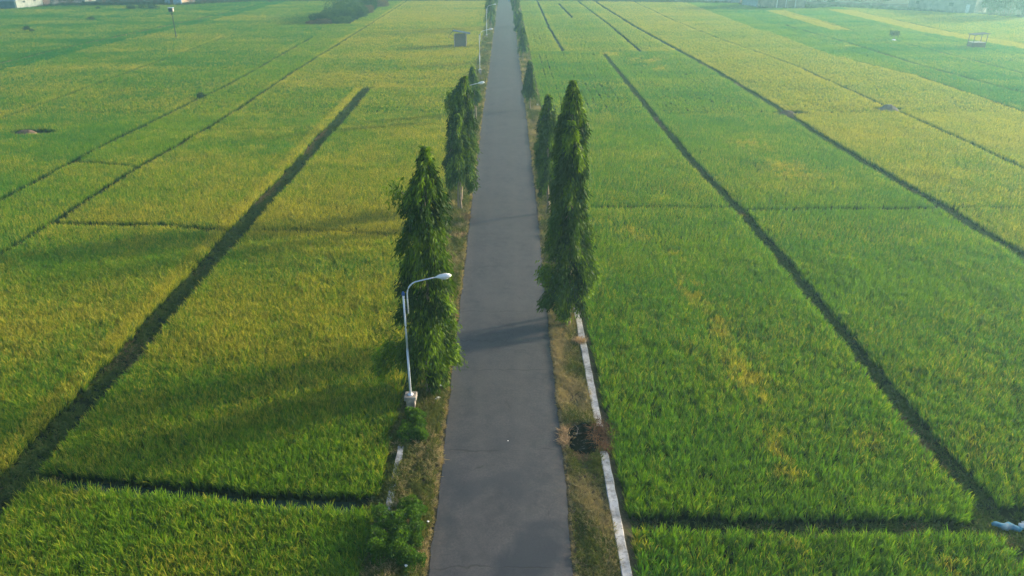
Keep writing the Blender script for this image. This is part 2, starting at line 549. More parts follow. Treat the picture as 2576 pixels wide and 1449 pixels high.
# cross gaps: y(x), x from, x to, half width
CROSS = [
    (curve([(-17, 21.35), (-15, 21.15), (-12.9, 20.85), (-10.3, 20.5), (-8.9, 20.25), (-4.1, 20.0)]), -18, -4, 0.36),
    (curve([(-31, 47.6), (-23.6, 47.3), (-18.6, 46.3)]), -31, -18, 0.30),
    (curve([(-17, 46.3), (-11.8, 46.0), (-7.2, 45.3), (-4, 45.0)]), -17, -4, 0.20),
    (curve([(-37, 62.8), (-31, 61.2)]), -37.6, -31, 0.32),
    (curve([(-31, 74.6), (-19, 74.4)]), -31, -19, 0.17),
    (curve([(-54, 93.0), (-31, 91.0)]), -54, -31, 0.22),
    (curve([(-17, 97.8), (-4, 97.6)]), -18, -4, 0.12),
    (curve([(-31, 122), (-20, 121)]), -31, -22, 0.14),
    (curve([(-75, 127), (-54, 124)]), -75, -54, 0.15),
    (curve([(4, 18.9), (17, 18.6), (20, 18.0), (28, 16)]), 3.5, 28, 0.36),
    (curve([(4, 50.9), (16.5, 50.8), (17.3, 50.1), (31, 50.4), (43, 50.3)]), 3.5, 17, 0.22),
    (curve([(17, 50.3), (31, 50.5)]), 17, 31.5, 0.26),
    (curve([(32, 50.6), (44, 50.3)]), 32, 44, 0.18),
    (curve([(3, 130.6), (16.5, 128.6), (29, 130.4)]), 3, 30, 0.3),
    (curve([(3, 103), (26, 102.8)]), 3, 26, 0.1),
    (curve([(31, 92), (44, 91)]), 35, 43.5, 0.12),
]
CLEAR = [(-47.6, 73.8, 2.4, 1.0), (31.7, 82.2, 2.1, 0.9), (43.6, 84.2, 1.9, 0.9), (17.3, 18.9, 1.6, 0.8), (-8.2, 138.2, 1.3, 1.0),
         (83.6, 135.6, 1.6, 1.2), (-63.6, 149.2, 0.4, 0.4)]
MOUND_AT = []


def open_at(x, y, pad=0.0):
    """True where nothing is planted"""
    m = np.zeros(x.shape, bool)
    for i, (c, y0, y1, w) in enumerate(LONG):
        m |= (y > y0) & (y < y1) & (np.abs(x - c(y) - wob(y, i + 3)) < w + pad)
    for i, (c, x0, x1, w) in enumerate(CROSS):
        m |= (x > x0) & (x < x1) & (np.abs(y - c(x) - wob(x, i + 40)) < w + pad)
    for cx, cy, a, b in CLEAR:
        m |= ((x - cx) / (a + pad)) ** 2 + ((y - cy) / (b + pad)) ** 2 < 1
    m |= (x > -4.6) & (x < 4.08)
    # the thicket strip, the yards at the far edge of the fields
    m |= (x > -44.5) & (x < -34.5) & (y > 171.5 - 0 * x)
    m |= y > far_edge(x)
    return m


def far_edge(x):
    return np.interp(x, [-170, -132, -127, -119, -90, -74, -5, 10, 66, 68, 80, 90, 105, 116, 125, 180],
                     [200, 206.5, 216, 219, 220, 233, 234, 235, 226, 209.5, 208.5, 213, 203, 193.5, 183, 178])


# ripeness and lushness of each strip, with painted sunlit rims, shadow bands and haze
def tints(x, y):
    a = np.zeros_like(x)
    stripy = fbm(x * 0.05, y * 0.16, 21, 4)  # bands across the strips: plant rows, and shadows painted into the ripeness
    patch = fbm(x * 0.22, y * 0.22, 31, 3)
    fine = vnoise(x * 1.1, y * 0.8, 51)
    big = np.where(y > 97, 0.62, 0.46)
    big = np.where(y > 165, 0.56, big)
    a = np.where((x > -17) & (x < -4), big, a)
    a = np.where((x <= -17) & (x > -31), np.where(y > 97, 0.54, 0.38), a)
    a = np.where((x <= -31) & (x > -37.4), 0.26, a)
    a = np.where((x <= -37.4) & (x > -54.3), 0.26, a)
    e = LONG[4][0](y)
    a = np.where((x <= -54.3) & (x > e + 5), 0.34, a)
    a = np.where((x <= e + 5), 0.04, a)
    a = np.where((x <= e - 0.5), 0.16, a)
    # right
    a = np.where((x > 4) & (x < 16.7), np.where(y > 130, 0.36, 0.17), a)
    a = np.where((x >= 16.7) & (x < LONG[9][0](y)), np.where(y > 130, 0.38, 0.16), a)
    a = np.where((x >= 22.8) & (x < LONG[9][0](y)) & (y > 130), 0.5, a)
    r4 = LONG[10][0](y)
    a = np.where((x >= LONG[9][0](y)) & (x < r4), np.where(y > 70, 0.66, 0.5), a)
    a = np.where((x >= r4) & (x < LONG[11][0](y)), 0.60, a)
    a = np.where((x >= LONG[11][0](y)), 0.10, a)
    a = np.where((x > 65.5) & (y < 200), 0.14, a)
    st = LONG[14][0](y)
    a = np.where((x > st - 6) & (x < st - 0.4) & (y < 205), 1.05, a)
    a = np.where((x > 67) & (x < 72.5) & (y > 160) & (y < 203), 0.85, a)
    a = np.where(x > st, 0.5, a)
    # yellow rims along gap edges, sunlight on them painted in as ripeness
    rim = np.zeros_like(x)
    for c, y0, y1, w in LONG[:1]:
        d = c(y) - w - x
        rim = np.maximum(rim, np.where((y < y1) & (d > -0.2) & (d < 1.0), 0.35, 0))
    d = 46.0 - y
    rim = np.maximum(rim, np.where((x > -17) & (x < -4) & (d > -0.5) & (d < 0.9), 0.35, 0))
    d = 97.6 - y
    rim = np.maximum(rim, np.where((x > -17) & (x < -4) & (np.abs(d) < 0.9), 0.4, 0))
    spots = 0
    for px, py, r, s in ((1595, 575, .8, .6), (1700, 635, .8, .7), (1725, 700, .9, .7), (1750, 735, 1.0, .9), (1800, 790, .7, .5), (1815, 820, .5, .7),
                         (1850, 900, .7, .6), (1890, 945, .8, .9), (1900, 970, .7, .6), (1965, 1110, .6, 1.0), (1990, 1160, .7, .8), (1630, 145, 2.2, .8), (1650, 165, 2.0, .7),
                         (1990, 420, 2.5, .5), (1890, 355, 2.4, .45), (1530, 132, 2.5, .6), (2020, 1360, .4, .9), (2420, 1430, .5, .6), (2130, 110, 3, .3),
                         (1610, 1345, .5, .4), (2180, 1090, .6, .35)):
        sx, sy = gp(px, py, 0.4); r = r * 0.62 * (0.6 + 0.8 * vnoise(x * 2.3, y * 2.3, 57))
        q = ((x - sx) / r) ** 2 + ((y - sy) / (r * 1.5)) ** 2
        spots = spots + s * 1.5 * np.exp(-q * 0.8) * (vnoise(x * 3.1, y * 3.1, 58) > 0.45)
    amp = np.where(x > 0, 0.6, 1.0)
    a = a - np.where((x < 0) & (y < 45), 0.17 * (45 - y) / 25, 0)  # corner darkening at the near left imitated by lowering the ripeness
    a = a + rim + spots * 1.1 + ((stripy - 0.5) * 0.85 + (patch - 0.5) * 0.40) * amp + (fine - 0.5) * 0.22 + (vnoise(x * 3.7, y * 3.7, 59) - 0.5) * np.where(x < 0, 0.35, 0.12)
    # blue-green lushness, with shadow streaks and far-left haze painted in
    lu = np.zeros_like(x) + 0.10
    lu = np.where(x > 0, 0.22, lu)
    lu = np.where(x < e - 0.5, 0.75, lu)  # far-left haze put into the leaf colour
    lu = np.where((x <= e + 5) & (x > e - 0.5), 1.0, lu)
    lu = np.where((x <= -37.4) & (x > e + 5), 0.42, lu)
    lu = np.where(x > 58, 0.55, lu)
    lu = lu + (fbm(x * 0.09, y * 0.25, 61, 3) - 0.5) * 1.1
    return np.clip(a, 0, 1.1), np.clip(lu, 0, 1)


# ------------------------------------------------------------------ tufts
def tuft(rs, nb, hgt, spread, wid, segs, droop=0.35, base_r=0.05, ox=0.0, oy=0.0, low=0.0):
    out = []; T = []; Rn = []
    for b in range(nb):
        az = rs.uniform(0, 2 * math.pi); L = hgt * rs.uniform(0.78, 1.12); sp = spread * rs.uniform(0.35, 1.15)
        dr = droop * rs.uniform(0.2, 1.2) * L; rr = rs.uniform(0, base_r)
        ca, sa = math.cos(az), math.sin(az)
        wa = az + math.pi / 2 + rs.uniform(-0.7, 0.7)
        wx, wy = math.cos(wa), math.sin(wa)
        rn = rs.uniform(0, 1)
        P = []
        for k in range(segs + 1):
            t = low + (1 - low) * k / segs
            r = rr + sp * t ** 1.8
            z = L * (t * 1.12 - 0.12 * t) - dr * max(0, t - 0.45) ** 2 * 3.0
            w = wid * (0.55 + 0.9 * t - 1.35 * t * t) * 0.8 + 0.003
            P.append((ox + ca * r, oy + sa * r, z, w, t))
        for k in range(segs):
            a, c = P[k], P[k + 1]
            out.append([(a[0] - wx * a[3], a[1] - wy * a[3], a[2]), (a[0] + wx * a[3], a[1] + wy * a[3], a[2]),
                        (c[0] + wx * c[3], c[1] + wy * c[3], c[2]), (c[0] - wx * c[3], c[1] - wy * c[3], c[2])])
            T.append([a[4], a[4], c[4], c[4]]); Rn.append(rn)
    return out, T, Rn


def proto(name, parts, mat):
    V = []; T = []; R = []
    for p in parts:
        V += p[0]; T += p[1]; R += p[2]
    me = quads_mesh(name, np.array(V), mat, {'t': np.array(T), 'rnd': np.array(R)})
    return bpy.data.objects.new(name, me)       # stays outside the scene: only its mesh is read by the scatter


rs = random.Random(3)
NEAR = [proto('rice_clump_a%d' % i, [tuft(rs, 24, 0.66, 0.22, 0.0115, 3)], M_RICE) for i in range(4)]
FAN = [proto('rice_clump_c%d' % i, [tuft(rs, 26, 0.66, 0.25, 0.013, 3, droop=0.22, base_r=0.04)], M_RICE) for i in range(4)]
MID = [proto('rice_clump_b%d' % i, [tuft(rs, 16, 0.68, 0.21, 0.017, 2, low=0.25)], M_RICE) for i in range(3)]
PATCH = [proto('rice_patch_%d' % i, [tuft(rs, 8, 0.70 + rs.uniform(-.06, .06), 0.20, 0.030, 2, low=0.4, ox=(a + .5) / 5 - .5 + rs.uniform(-.06, .06), oy=(b + .5) / 5 - .5 + rs.uniform(-.06, .06))
                                   for a in range(5) for b in range(5)], M_RICE) for i in range(5)]
GRASS = [proto('grass_tuft_%d' % i, [tuft(rs, 14, 0.19, 0.15, 0.011, 2, droop=0.5, base_r=0.06)], M_VERGE) for i in range(3)]
GRASST = [proto('tall_grass_tuft_%d' % i, [tuft(rs, 18, 0.42, 0.24, 0.010, 3, droop=0.7, base_r=0.05)], M_VERGE) for i in range(3)]
BUND = [proto('bund_tuft_%d' % i, [tuft(rs, 14, 0.13, 0.12, 0.010, 2, droop=0.6, base_r=0.07)], M_BUND) for i in range(3)]
STRAW = [proto('straw_tuft_%d' % i, [tuft(rs, 16, 0.20, 0.26, 0.008, 2, droop=1.1, base_r=0.07)], M_STRAW) for i in range(3)]


def scatter(name, P, scl, tint, lush, protos, tilt=0.0, label=None, extra=None):
    """P (n,3) points; optional extra = second set (P, scl, tint, lush, protos)"""
    sets = [(P, scl, tint, lush, protos)] + (extra or [])
    allP = np.concatenate([s[0] for s in sets]); n = len(allP)
    me = bpy.data.meshes.new(name); me.vertices.add(n)
    me.vertices.foreach_set('co', allP.astype(np.float32).reshape(-1))
    r = np.random.default_rng(abs(hash(name)) % 9973 if False else len(name) * 31 + n % 97)
    protos_all = []; idx = []
    for s in sets:
        idx.append(len(protos_all) + r.integers(0, len(s[4]), len(s[0]))); protos_all += s[4]
    def at(a, v, ty='FLOAT'):
        d = me.attributes.new(a, ty, 'POINT'); d.data.foreach_set('value', v)
    at('scl', np.concatenate([np.broadcast_to(s[1], len(s[0])) for s in sets]).astype(np.float32))
    at('tint', np.concatenate([np.broadcast_to(s[2], len(s[0])) for s in sets]).astype(np.float32))
    at('lush', np.concatenate([np.broadcast_to(s[3], len(s[0])) for s in sets]).astype(np.float32))
    at('idx', np.concatenate(idx).astype(np.int32), 'INT')
    rot = np.zeros((n, 3), np.float32)
    rot[:, 2] = r.integers(0, 4, n) * (math.pi / 2)
    k = 0
    for s in sets:
        if s[4] is not PATCH: rot[k:k + len(s[0]), 2] = r.uniform(0, 6.283, len(s[0]))
        k += len(s[0])
    lx, ly = allP[:, 0], allP[:, 1]; lean = 0.55 if tilt < 0.1 else 0.0
    a_ = fbm(lx * 0.8, ly * 0.8, 131, 2) - 0.5; b_ = fbm(lx * 0.8, ly * 0.8, 133, 2) - 0.5
    cz, sz = np.cos(rot[:, 2]), np.sin(rot[:, 2])
    rot[:, 0] = r.normal(0, tilt * 1.6, n) + lean * a_; rot[:, 1] = r.normal(0, tilt * 1.6, n) + lean * b_
    d = me.attributes.new('rot', 'FLOAT_VECTOR', 'POINT'); d.data.foreach_set('vector', rot.reshape(-1))
    o = link(name, me)
    ng = bpy.data.node_groups.new(name, 'GeometryNodeTree')
    ng.interface.new_socket('Geometry', in_out='INPUT', socket_type='NodeSocketGeometry')
    ng.interface.new_socket('Geometry', in_out='OUTPUT', socket_type='NodeSocketGeometry')
    N = ng.nodes; L = ng.links
    gi = N.new('NodeGroupInput'); go = N.new('NodeGroupOutput')
    join = N.new('GeometryNodeJoinGeometry')
    for p in reversed(protos_all):
        oi = N.new('GeometryNodeObjectInfo'); oi.inputs['Object'].default_value = p
        g2 = N.new('GeometryNodeGeometryToInstance'); L.new(oi.outputs['Geometry'], g2.inputs[0]); L.new(g2.outputs[0], join.inputs[0])
    def named(a, ty):
        q = N.new('GeometryNodeInputNamedAttribute'); q.data_type = ty; q.inputs[0].default_value = a; return q.outputs[0]
    iop = N.new('GeometryNodeInstanceOnPoints')
    L.new(gi.outputs[0], iop.inputs['Points']); L.new(join.outputs[0], iop.inputs['Instance'])
    iop.inputs['Pick Instance'].default_value = True
    L.new(named('idx', 'INT'), iop.inputs['Instance Index'])
    e2r = N.new('FunctionNodeEulerToRotation'); L.new(named('rot', 'FLOAT_VECTOR'), e2r.inputs[0])
    L.new(e2r.outputs[0], iop.inputs['Rotation'])
    L.new(named('scl', 'FLOAT'), iop.inputs['Scale'])
    L.new(iop.outputs[0], go.inputs[0])
    md = o.modifiers.new('scatter', 'NODES'); md.node_group = ng
    tag(o, label, None, None, 'stuff')
    return o


# ------------------------------------------------------------------ rice fields
def view_w(y): return 12 + 0.70 * y


def jit(x0, x1, y0, y1, s, seed, j=0.38):
    r = np.random.default_rng(seed)
    xs_ = np.arange(x0, x1, s); ys_ = np.arange(y0, y1, s)
    X, Y = np.meshgrid(xs_, ys_)
    X = X.ravel() + r.uniform(-j, j, X.size) * s; Y = Y.ravel() + r.uniform(-j, j, Y.size) * s
    return X, Y


def rice_scale(x, y):
    s = 0.86 + 0.30 * fbm(x * 0.35, y * 0.35, 71, 3) + 0.12 * (vnoise(x * 1.7, y * 1.7, 75) - 0.5)
    return np.where(x > 0, s * 0.92, s)


YN, YM = 44.0, 82.0
TH = 16.65


def strip_of(x, y):
    """which named field a point belongs to"""
    k = np.full(x.shape, 0)
    k = np.where((x > -17.95) & (x < 0), np.where(y < np.interp(x, [-17, -4], [21.35, 20.0]), 1, np.where(y < 97.6, 2, 3)), k)
    k = np.where((x > -31) & (x <= -17.95), np.where(y < 97.6, 4, 3), k)
    k = np.where((x > -54.3) & (x <= -31), 5, k)
    k = np.where((x <= -54.3), 6, k)
    k = np.where((x > 0) & (x <= 16.65), np.where(y < 18.8, 7, np.where(y < 129.6, 8, 10)), k)
    r3 = LONG[9][0](y)
    k = np.where((x > 16.65) & (x < r3), np.where(y < 129.6, 9, 10), k)
    k = np.where((x > r3) & (x < 58 + 0 * y), 11, k)
    k = np.where((x >= 58), 12, k)
    return k


LABELS = {
    1: 'dark green rice in the near left corner, in front of the narrow water gap',
    2: 'green and gold rice between the road and the wide mown ditch path on the left',
    3: 'pale golden rice around the wooden hut, beyond the end of the ditch path',
    4: 'green rice left of the wide mown ditch path, with a sunlit rim painted yellow along it',
    5: 'green rice strips with thin dark furrows, around the brown mound on the left',
    6: 'blue green rice at the far left, around the box on a tall pole',
    7: 'bright green rice in the near right corner, in front of the grassy bund',
    8: 'bright green rice with yellow blotches beside the white kerb on the right',
    9: 'soft green rice between the two long dark furrows right of the road',
    10: 'pale green rice plots at the top, split by short dark furrows right of the road',
    11: 'yellowish rice strips on the right, around the two brown mounds',
    12: 'blue green rice with a straw coloured band at the far right, around the open shelter',
}
X1, Y1 = jit(-50, -3, 5.0, YN, 0.165, 1)
Xr, Yr = jit(3, 50, 5.0, YN, 0.20, 4, 0.33)
X2, Y2 = jit(-75, 75, YN, YM, 0.195, 2)
Xp, Yp = np.meshgrid(np.arange(-190, 190, 1.0), np.arange(YM + 0.5, 240, 1.0)); Xp = Xp.ravel(); Yp = Yp.ravel()
keep = np.abs(Xp) < view_w(Yp); Xp = Xp[keep]; Yp = Yp[keep]
mixd = open_at(Xp, Yp, 0.62)
solid = ~mixd
# patches that touch a gap are planted clump by clump
cx, cy = Xp[mixd], Yp[mixd]
ox, oy = np.meshgrid((np.arange(5) + .5) / 5 - .5, (np.arange(5) + .5) / 5 - .5)
X3 = (cx[:, None] + ox.ravel()[None]).ravel(); Y3 = (cy[:, None] + oy.ravel()[None]).ravel()
X3 = X3 + rng.uniform(-.07, .07, X3.size); Y3 = Y3 + rng.uniform(-.07, .07, Y3.size)
Xq, Yq = Xp[solid], Yp[solid]


def filt(X, Y):
    k = (~open_at(X, Y)) & (np.abs(X) < view_w(Y)); return X[k], Y[k]


X1, Y1 = filt(X1, Y1); X2, Y2 = filt(X2, Y2); X3, Y3 = filt(X3, Y3)
# a few bare holes in the crop
hole = vnoise(X1 * 0.9, Y1 * 0.9, 91) > 0.965
X1, Y1 = X1[~hole], Y1[~hole]
Xr, Yr = filt(Xr, Yr)
SETS = [(X1, Y1, NEAR), (Xr, Yr, FAN), (X2, Y2, MID), (X3, Y3, MID), (Xq, Yq, PATCH)]
for key, lab in LABELS.items():
    pk = []
    for X, Y, pr in SETS:
        m = strip_of(X, Y) == key
        if m.sum() == 0: continue
        x, y = X[m], Y[m]
        ti, lu = tints(x, y)
        s = rice_scale(x, y) * (1.0 if pr is not NEAR and pr is not FAN else rng.uniform(0.86, 1.14, len(x)))
        pk.append((np.stack([x, y, np.full_like(x, FZ + 0.01)], -1), s, ti, lu, pr))
    if not pk: continue
    scatter('rice_field', *pk[0], tilt=0.05, label=lab, extra=pk[1:])

# ------------------------------------------------------------------ grass in the gaps (bunds and mown ditch banks)
bX = []; bY = []
for i, (c, y0, y1, w) in enumerate(LONG):
    a, b = max(y0, 5), min(y1, 205 if i == 4 else 130)
    yy = np.arange(a, b, 0.13 if i in (0, 5) else 0.2)
    rep = max(2, int(w * 2 / 0.14))
    Y = np.repeat(yy, rep) + rng.uniform(-.1, .1, len(yy) * rep)
    X = c(Y) + wob(Y, i + 3) + rng.uniform(-1, 1, len(Y)) * (w + 0.12)
    bX.append(X); bY.append(Y)
for i, (c, x0, x1, w) in enumerate(CROSS):
    if i > 12: continue
    xx = np.arange(x0, x1, 0.14); rep = max(2, int(w * 2 / 0.16))
    X = np.repeat(xx, rep) + rng.uniform(-.1, .1, len(xx) * rep)
    Y = c(X) + wob(X, i + 40) + rng.uniform(-1, 1, len(X)) * (w + 0.1)
    bX.append(X); bY.append(Y)
for cx_, cy_, a_, b_ in CLEAR:
    q = int(a_ * b_ * 60); an = rng.uniform(0, 6.28, q); rr_ = np.sqrt(rng.uniform(0, 1, q))
    bX.append(cx_ + np.cos(an) * rr_ * a_); bY.append(cy_ + np.sin(an) * rr_ * b_)
bX = np.concatenate(bX); bY = np.concatenate(bY)
k = (np.abs(bX) < view_w(bY)) & ~((bX > -17.3) & (bX < -17.05) & (bY < 60)) & ~((bX > -16.5) & (bX < -5) & (bY < 22)) & ((bX < -4.8) | (bX > 4.2))
bX, bY = bX[k], bY[k]
bt = np.clip((fbm(bX * 0.8, bY * 0.3, 81, 3) - 0.52) * 2.4, 0, 1)
bs = 0.85 + 1.1 * vnoise(bX * 1.3, bY * 0.9, 83) + 0.010 * np.clip(bY - 40, 0, 100)
bt = np.where(np.abs(bX - LONG[4][0](bY)) < 1.0, 0.75, bt)
scatter('bund_grass', np.stack([bX, bY, np.full_like(bX, FZ + 0.02)], -1), bs, bt, 0.0, BUND, tilt=0.25,
        label='short dull grass and straw lying in the gaps between the rice plots')

# water in the ditch and in the front gap
def mat_water():
    t = NT('ditch_water_surface')
    return t.done(t.bsdf((0.012, 0.028, 0.026), 0.12, 0.5, bump=t.noise(6, 2, 0.5, t.pos()), bs=0.05, bd=0.01))


M_WATER = mat_water()
mb = MB()
yy = np.arange(4, 60, 1.0)
pa = [(-17.34 + 0.08 * math.sin(y * 0.7), y) for y in yy]; pb = [(-17.08 + 0.05 * math.sin(y), y) for y in yy]
vs = [(x, y, FZ + 0.035) for x, y in pa] + [(x, y, FZ + 0.035) for x, y in pb]
mb.add(vs, [(i, len(pa) + i, len(pa) + i + 1, i + 1) for i in range(len(pa) - 1)])
xx = np.arange(-16.6, -4.9, 0.8)
pa = [(x, float(CROSS[0][0](x)) - 0.36) for x in xx]; pb = [(x, float(CROSS[0][0](x)) + 0.30) for x in xx]
mb.add([(x, y, FZ + 0.036) for x, y in pa] + [(x, y, FZ + 0.036) for x, y in pb], [(i, i + 1, len(pa) + i + 1, len(pa) + i) for i in range(len(pa) - 1)])
tag(mb.build('water', M_WATER), kind='structure')

# ------------------------------------------------------------------ verge grass
def verge_pts(xa, xb, y0, y1, s, seed):
    r = np.random.default_rng(seed)
    n_ = int((y1 - y0) * 1.7 / (s * s))
    Y = r.uniform(y0, y1, n_); U = r.uniform(0, 1, n_)
    return xa(Y) + (xb(Y) - xa(Y)) * U, Y, U


def burnt(x, y): return ((x - 2.98) / 0.72) ** 2 + ((y - 23.55) / 1.05) ** 2 < 1


for side, lab in ((-1, 'dry and green verge grass along the left edge of the road'), (1, 'dry tan verge grass between the road and the white kerb on the right')):
    sets = []
    for (y0, y1, s, sc_) in ((4, 45, 0.075, 1.0), (45, 90, 0.13, 1.35), (90, 240, 0.26, 1.9)):
        if side < 0: x, y, u = verge_pts(lambda q: 0 * q - 4.75, lambda q: road_l(q) + 0.02, y0, y1, s, 5)
        else: x, y, u = verge_pts(lambda q: road_r(q) - 0.02, lambda q: np.where(q < 36.5, 3.56, 4.2) + 0 * q, y0, y1, s, 6)
        k = ~burnt(x, y)
        x, y, u = x[k], y[k], u[k]
        edge = np.minimum(np.abs(x - road_l(y)), np.abs(x - road_r(y)))
        dry = 0.17 + (fbm(x * 0.9, y * 0.45, 95, 3) - 0.5) * 1.5 + np.where(edge < 0.16, 0.8, 0) + np.where(side < 0, -0.05, 0.12)
        dry = dry + np.where((side > 0) & (y > 29) & (y < 32.5), 0.18, 0)
        h = sc_ * (0.25 + 1.4 * fbm(x * 1.4, y * 0.8, 97, 3)) * np.where(edge < 0.12, 0.55, 1.0)
        if side < 0: h = h * np.where(x < -3.7, 1.5, 1.0)
        k2 = edge > 0.03
        z = np.interp(x, bx, bz) - 0.01
        sets.append((np.stack([x, y, z], -1)[k2], h[k2], np.clip(dry, 0, 1)[k2], np.zeros(k2.sum()), GRASS))
    # taller weeds
    if side < 0:
        x, y, u = verge_pts(lambda q: 0 * q - 3.95, lambda q: 0 * q - 2.75, 14, 26.5, 0.13, 25)
        sets.append((np.stack([x, y, np.interp(x, bx, bz) - 0.01], -1), rng.uniform(0.4, 0.95, len(x)), np.clip(0.25 + (fbm(x * 1.2, y * 0.8, 94, 2) - .5) * 2.0, 0, 1), np.zeros(len(x)), GRASST))
        x, y, u = verge_pts(lambda q: 0 * q - 4.6, lambda q: 0 * q - 2.95, 14, 60, 0.20, 15)
        k = (fbm(x * 0.9, y * 0.5, 99, 2) > 0.42) & ~((y > 19.3) & (y < 22.8) & (x < -3.6))
    else:
        x, y, u = verge_pts(lambda q: 0 * q + 2.4, lambda q: 0 * q + 3.5, 14, 60, 0.42, 16)
        k = (fbm(x * 0.9, y * 0.5, 98, 2) > 0.60) & ~burnt(x, y)
    x, y = x[k], y[k]
    sets.append((np.stack([x, y, np.interp(x, bx, bz) - 0.01], -1), rng.uniform(0.6, 1.1, len(x)) * (0.55 if side > 0 else 1.0), np.clip(0.35 + (vnoise(x, y, 93) - .5) * 1.2, 0, 1), np.zeros(len(x)), GRASST))
    scatter('verge_grass', *sets[0], tilt=0.2, label=lab, extra=sets[1:])

# ------------------------------------------------------------------ white kerb walls
def mat_kerb():
    t = NT('whitewashed_kerb'); v = t.pos()
    c = t.mix(t.ramp(t.noise(2.5, 5, 0.7, v), 0.42, 0.62), (0.52, 0.505, 0.48), (0.27, 0.25, 0.22))
    c = t.mix(t.ramp(t.noise(9, 5, 0.75, v), 0.56, 0.66, 0, 0.8), c, (0.14, 0.13, 0.10))
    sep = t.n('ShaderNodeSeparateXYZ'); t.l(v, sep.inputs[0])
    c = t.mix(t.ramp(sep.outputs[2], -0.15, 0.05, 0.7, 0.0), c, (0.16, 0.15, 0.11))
    return t.done(t.bsdf(c, 0.85, 0.2, bump=t.noise(14, 4, 0.7, v), bs=0.4, bd=0.02))


M_KERB = mat_kerb()


def kerb(x0, w, y0, y1, label, top=0.12):
    r = random.Random(int(y0 * 7))
    vs = []; fs = []
    n_ = max(3, int((y1 - y0) / 0.35))
    for i in range(n_ + 1):
        y = y0 + (y1 - y0) * i / n_
        a = r.uniform(-.012, .012); b = r.uniform(-.015, .015); t_ = top + r.uniform(-.01, .01)
        prof = [(x0 - w / 2 + a, -0.45), (x0 - w / 2 + a, t_ - 0.02), (x0 - w / 2 + a + 0.02, t_), (x0 + w / 2 + b - 0.02, t_), (x0 + w / 2 + b, t_ - 0.02), (x0 + w / 2 + b + 0.03, -0.45)]
        vs += [(px, y, pz) for px, pz in prof]
    for i in range(n_):
        for k_ in range(5): fs.append((i * 6 + k_, (i + 1) * 6 + k_, (i + 1) * 6 + k_ + 1, i * 6 + k_ + 1))
    fs.append((0, 1, 2, 3, 4, 5)); fs.append(tuple(n_ * 6 + q for q in (5, 4, 3, 2, 1, 0)))
    m = MB(); m.add(vs, fs)
    return tag(m.build('kerb_wall', M_KERB), label, 'kerb')


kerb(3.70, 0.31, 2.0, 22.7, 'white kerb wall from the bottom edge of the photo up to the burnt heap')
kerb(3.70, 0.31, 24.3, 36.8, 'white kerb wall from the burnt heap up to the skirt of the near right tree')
kerb(3.72, 0.22, 52.2, 53.6, 'small white kerb piece behind the slim tree trunk right of the road', 0.16)
kerb(3.66, 0.22, 84.8, 87.5, 'whitish kerb piece right of the small lone tree on the right')
kerb(3.66, 0.22, 121.0, 126.0, 'faint whitish kerb piece far along the right verge, beside the fifth tree')
kerb(-4.12, 0.24, 18.6, 23.1, 'short white kerb wall in the weeds left of the road, below the lamp base')
kerb(-4.12, 0.2, 44.0, 50.6, 'white kerb wall piece beside the brown brush heaps on the left verge')

# ------------------------------------------------------------------ mast trees
def leaf_quads(P, D, L, W, rnd, r, Nn=None):
    """rhombic leaves: base point P, direction D (unit), length L, width W"""
    n_ = len(P)
    A = r.normal(0, 1, (n_, 3))
    S = np.cross(D, A); S /= np.linalg.norm(S, axis=1)[:, None] + 1e-9
    B = P + D * (L * 0.45)[:, None]
    return np.stack([P, B + S * (W / 2)[:, None], P + D * L[:, None], B - S * (W / 2)[:, None]], 1)


def profile_from_px(base, rows):
    """pixel silhouette rows (y, xl, xr) -> (h, cx, r) in metres at the tree's distance"""
    bx_, by_ = gp(*base)
    out = []
    for y, xl, xr in rows:
        x0, h0 = pl(xl, y, by_); x1, h1 = pl(xr, y, by_)
        out.append((h0, (x0 + x1) / 2 - bx_, max(0.06, (x1 - x0) / 2)))
    out.sort()
    return bx_, by_, out


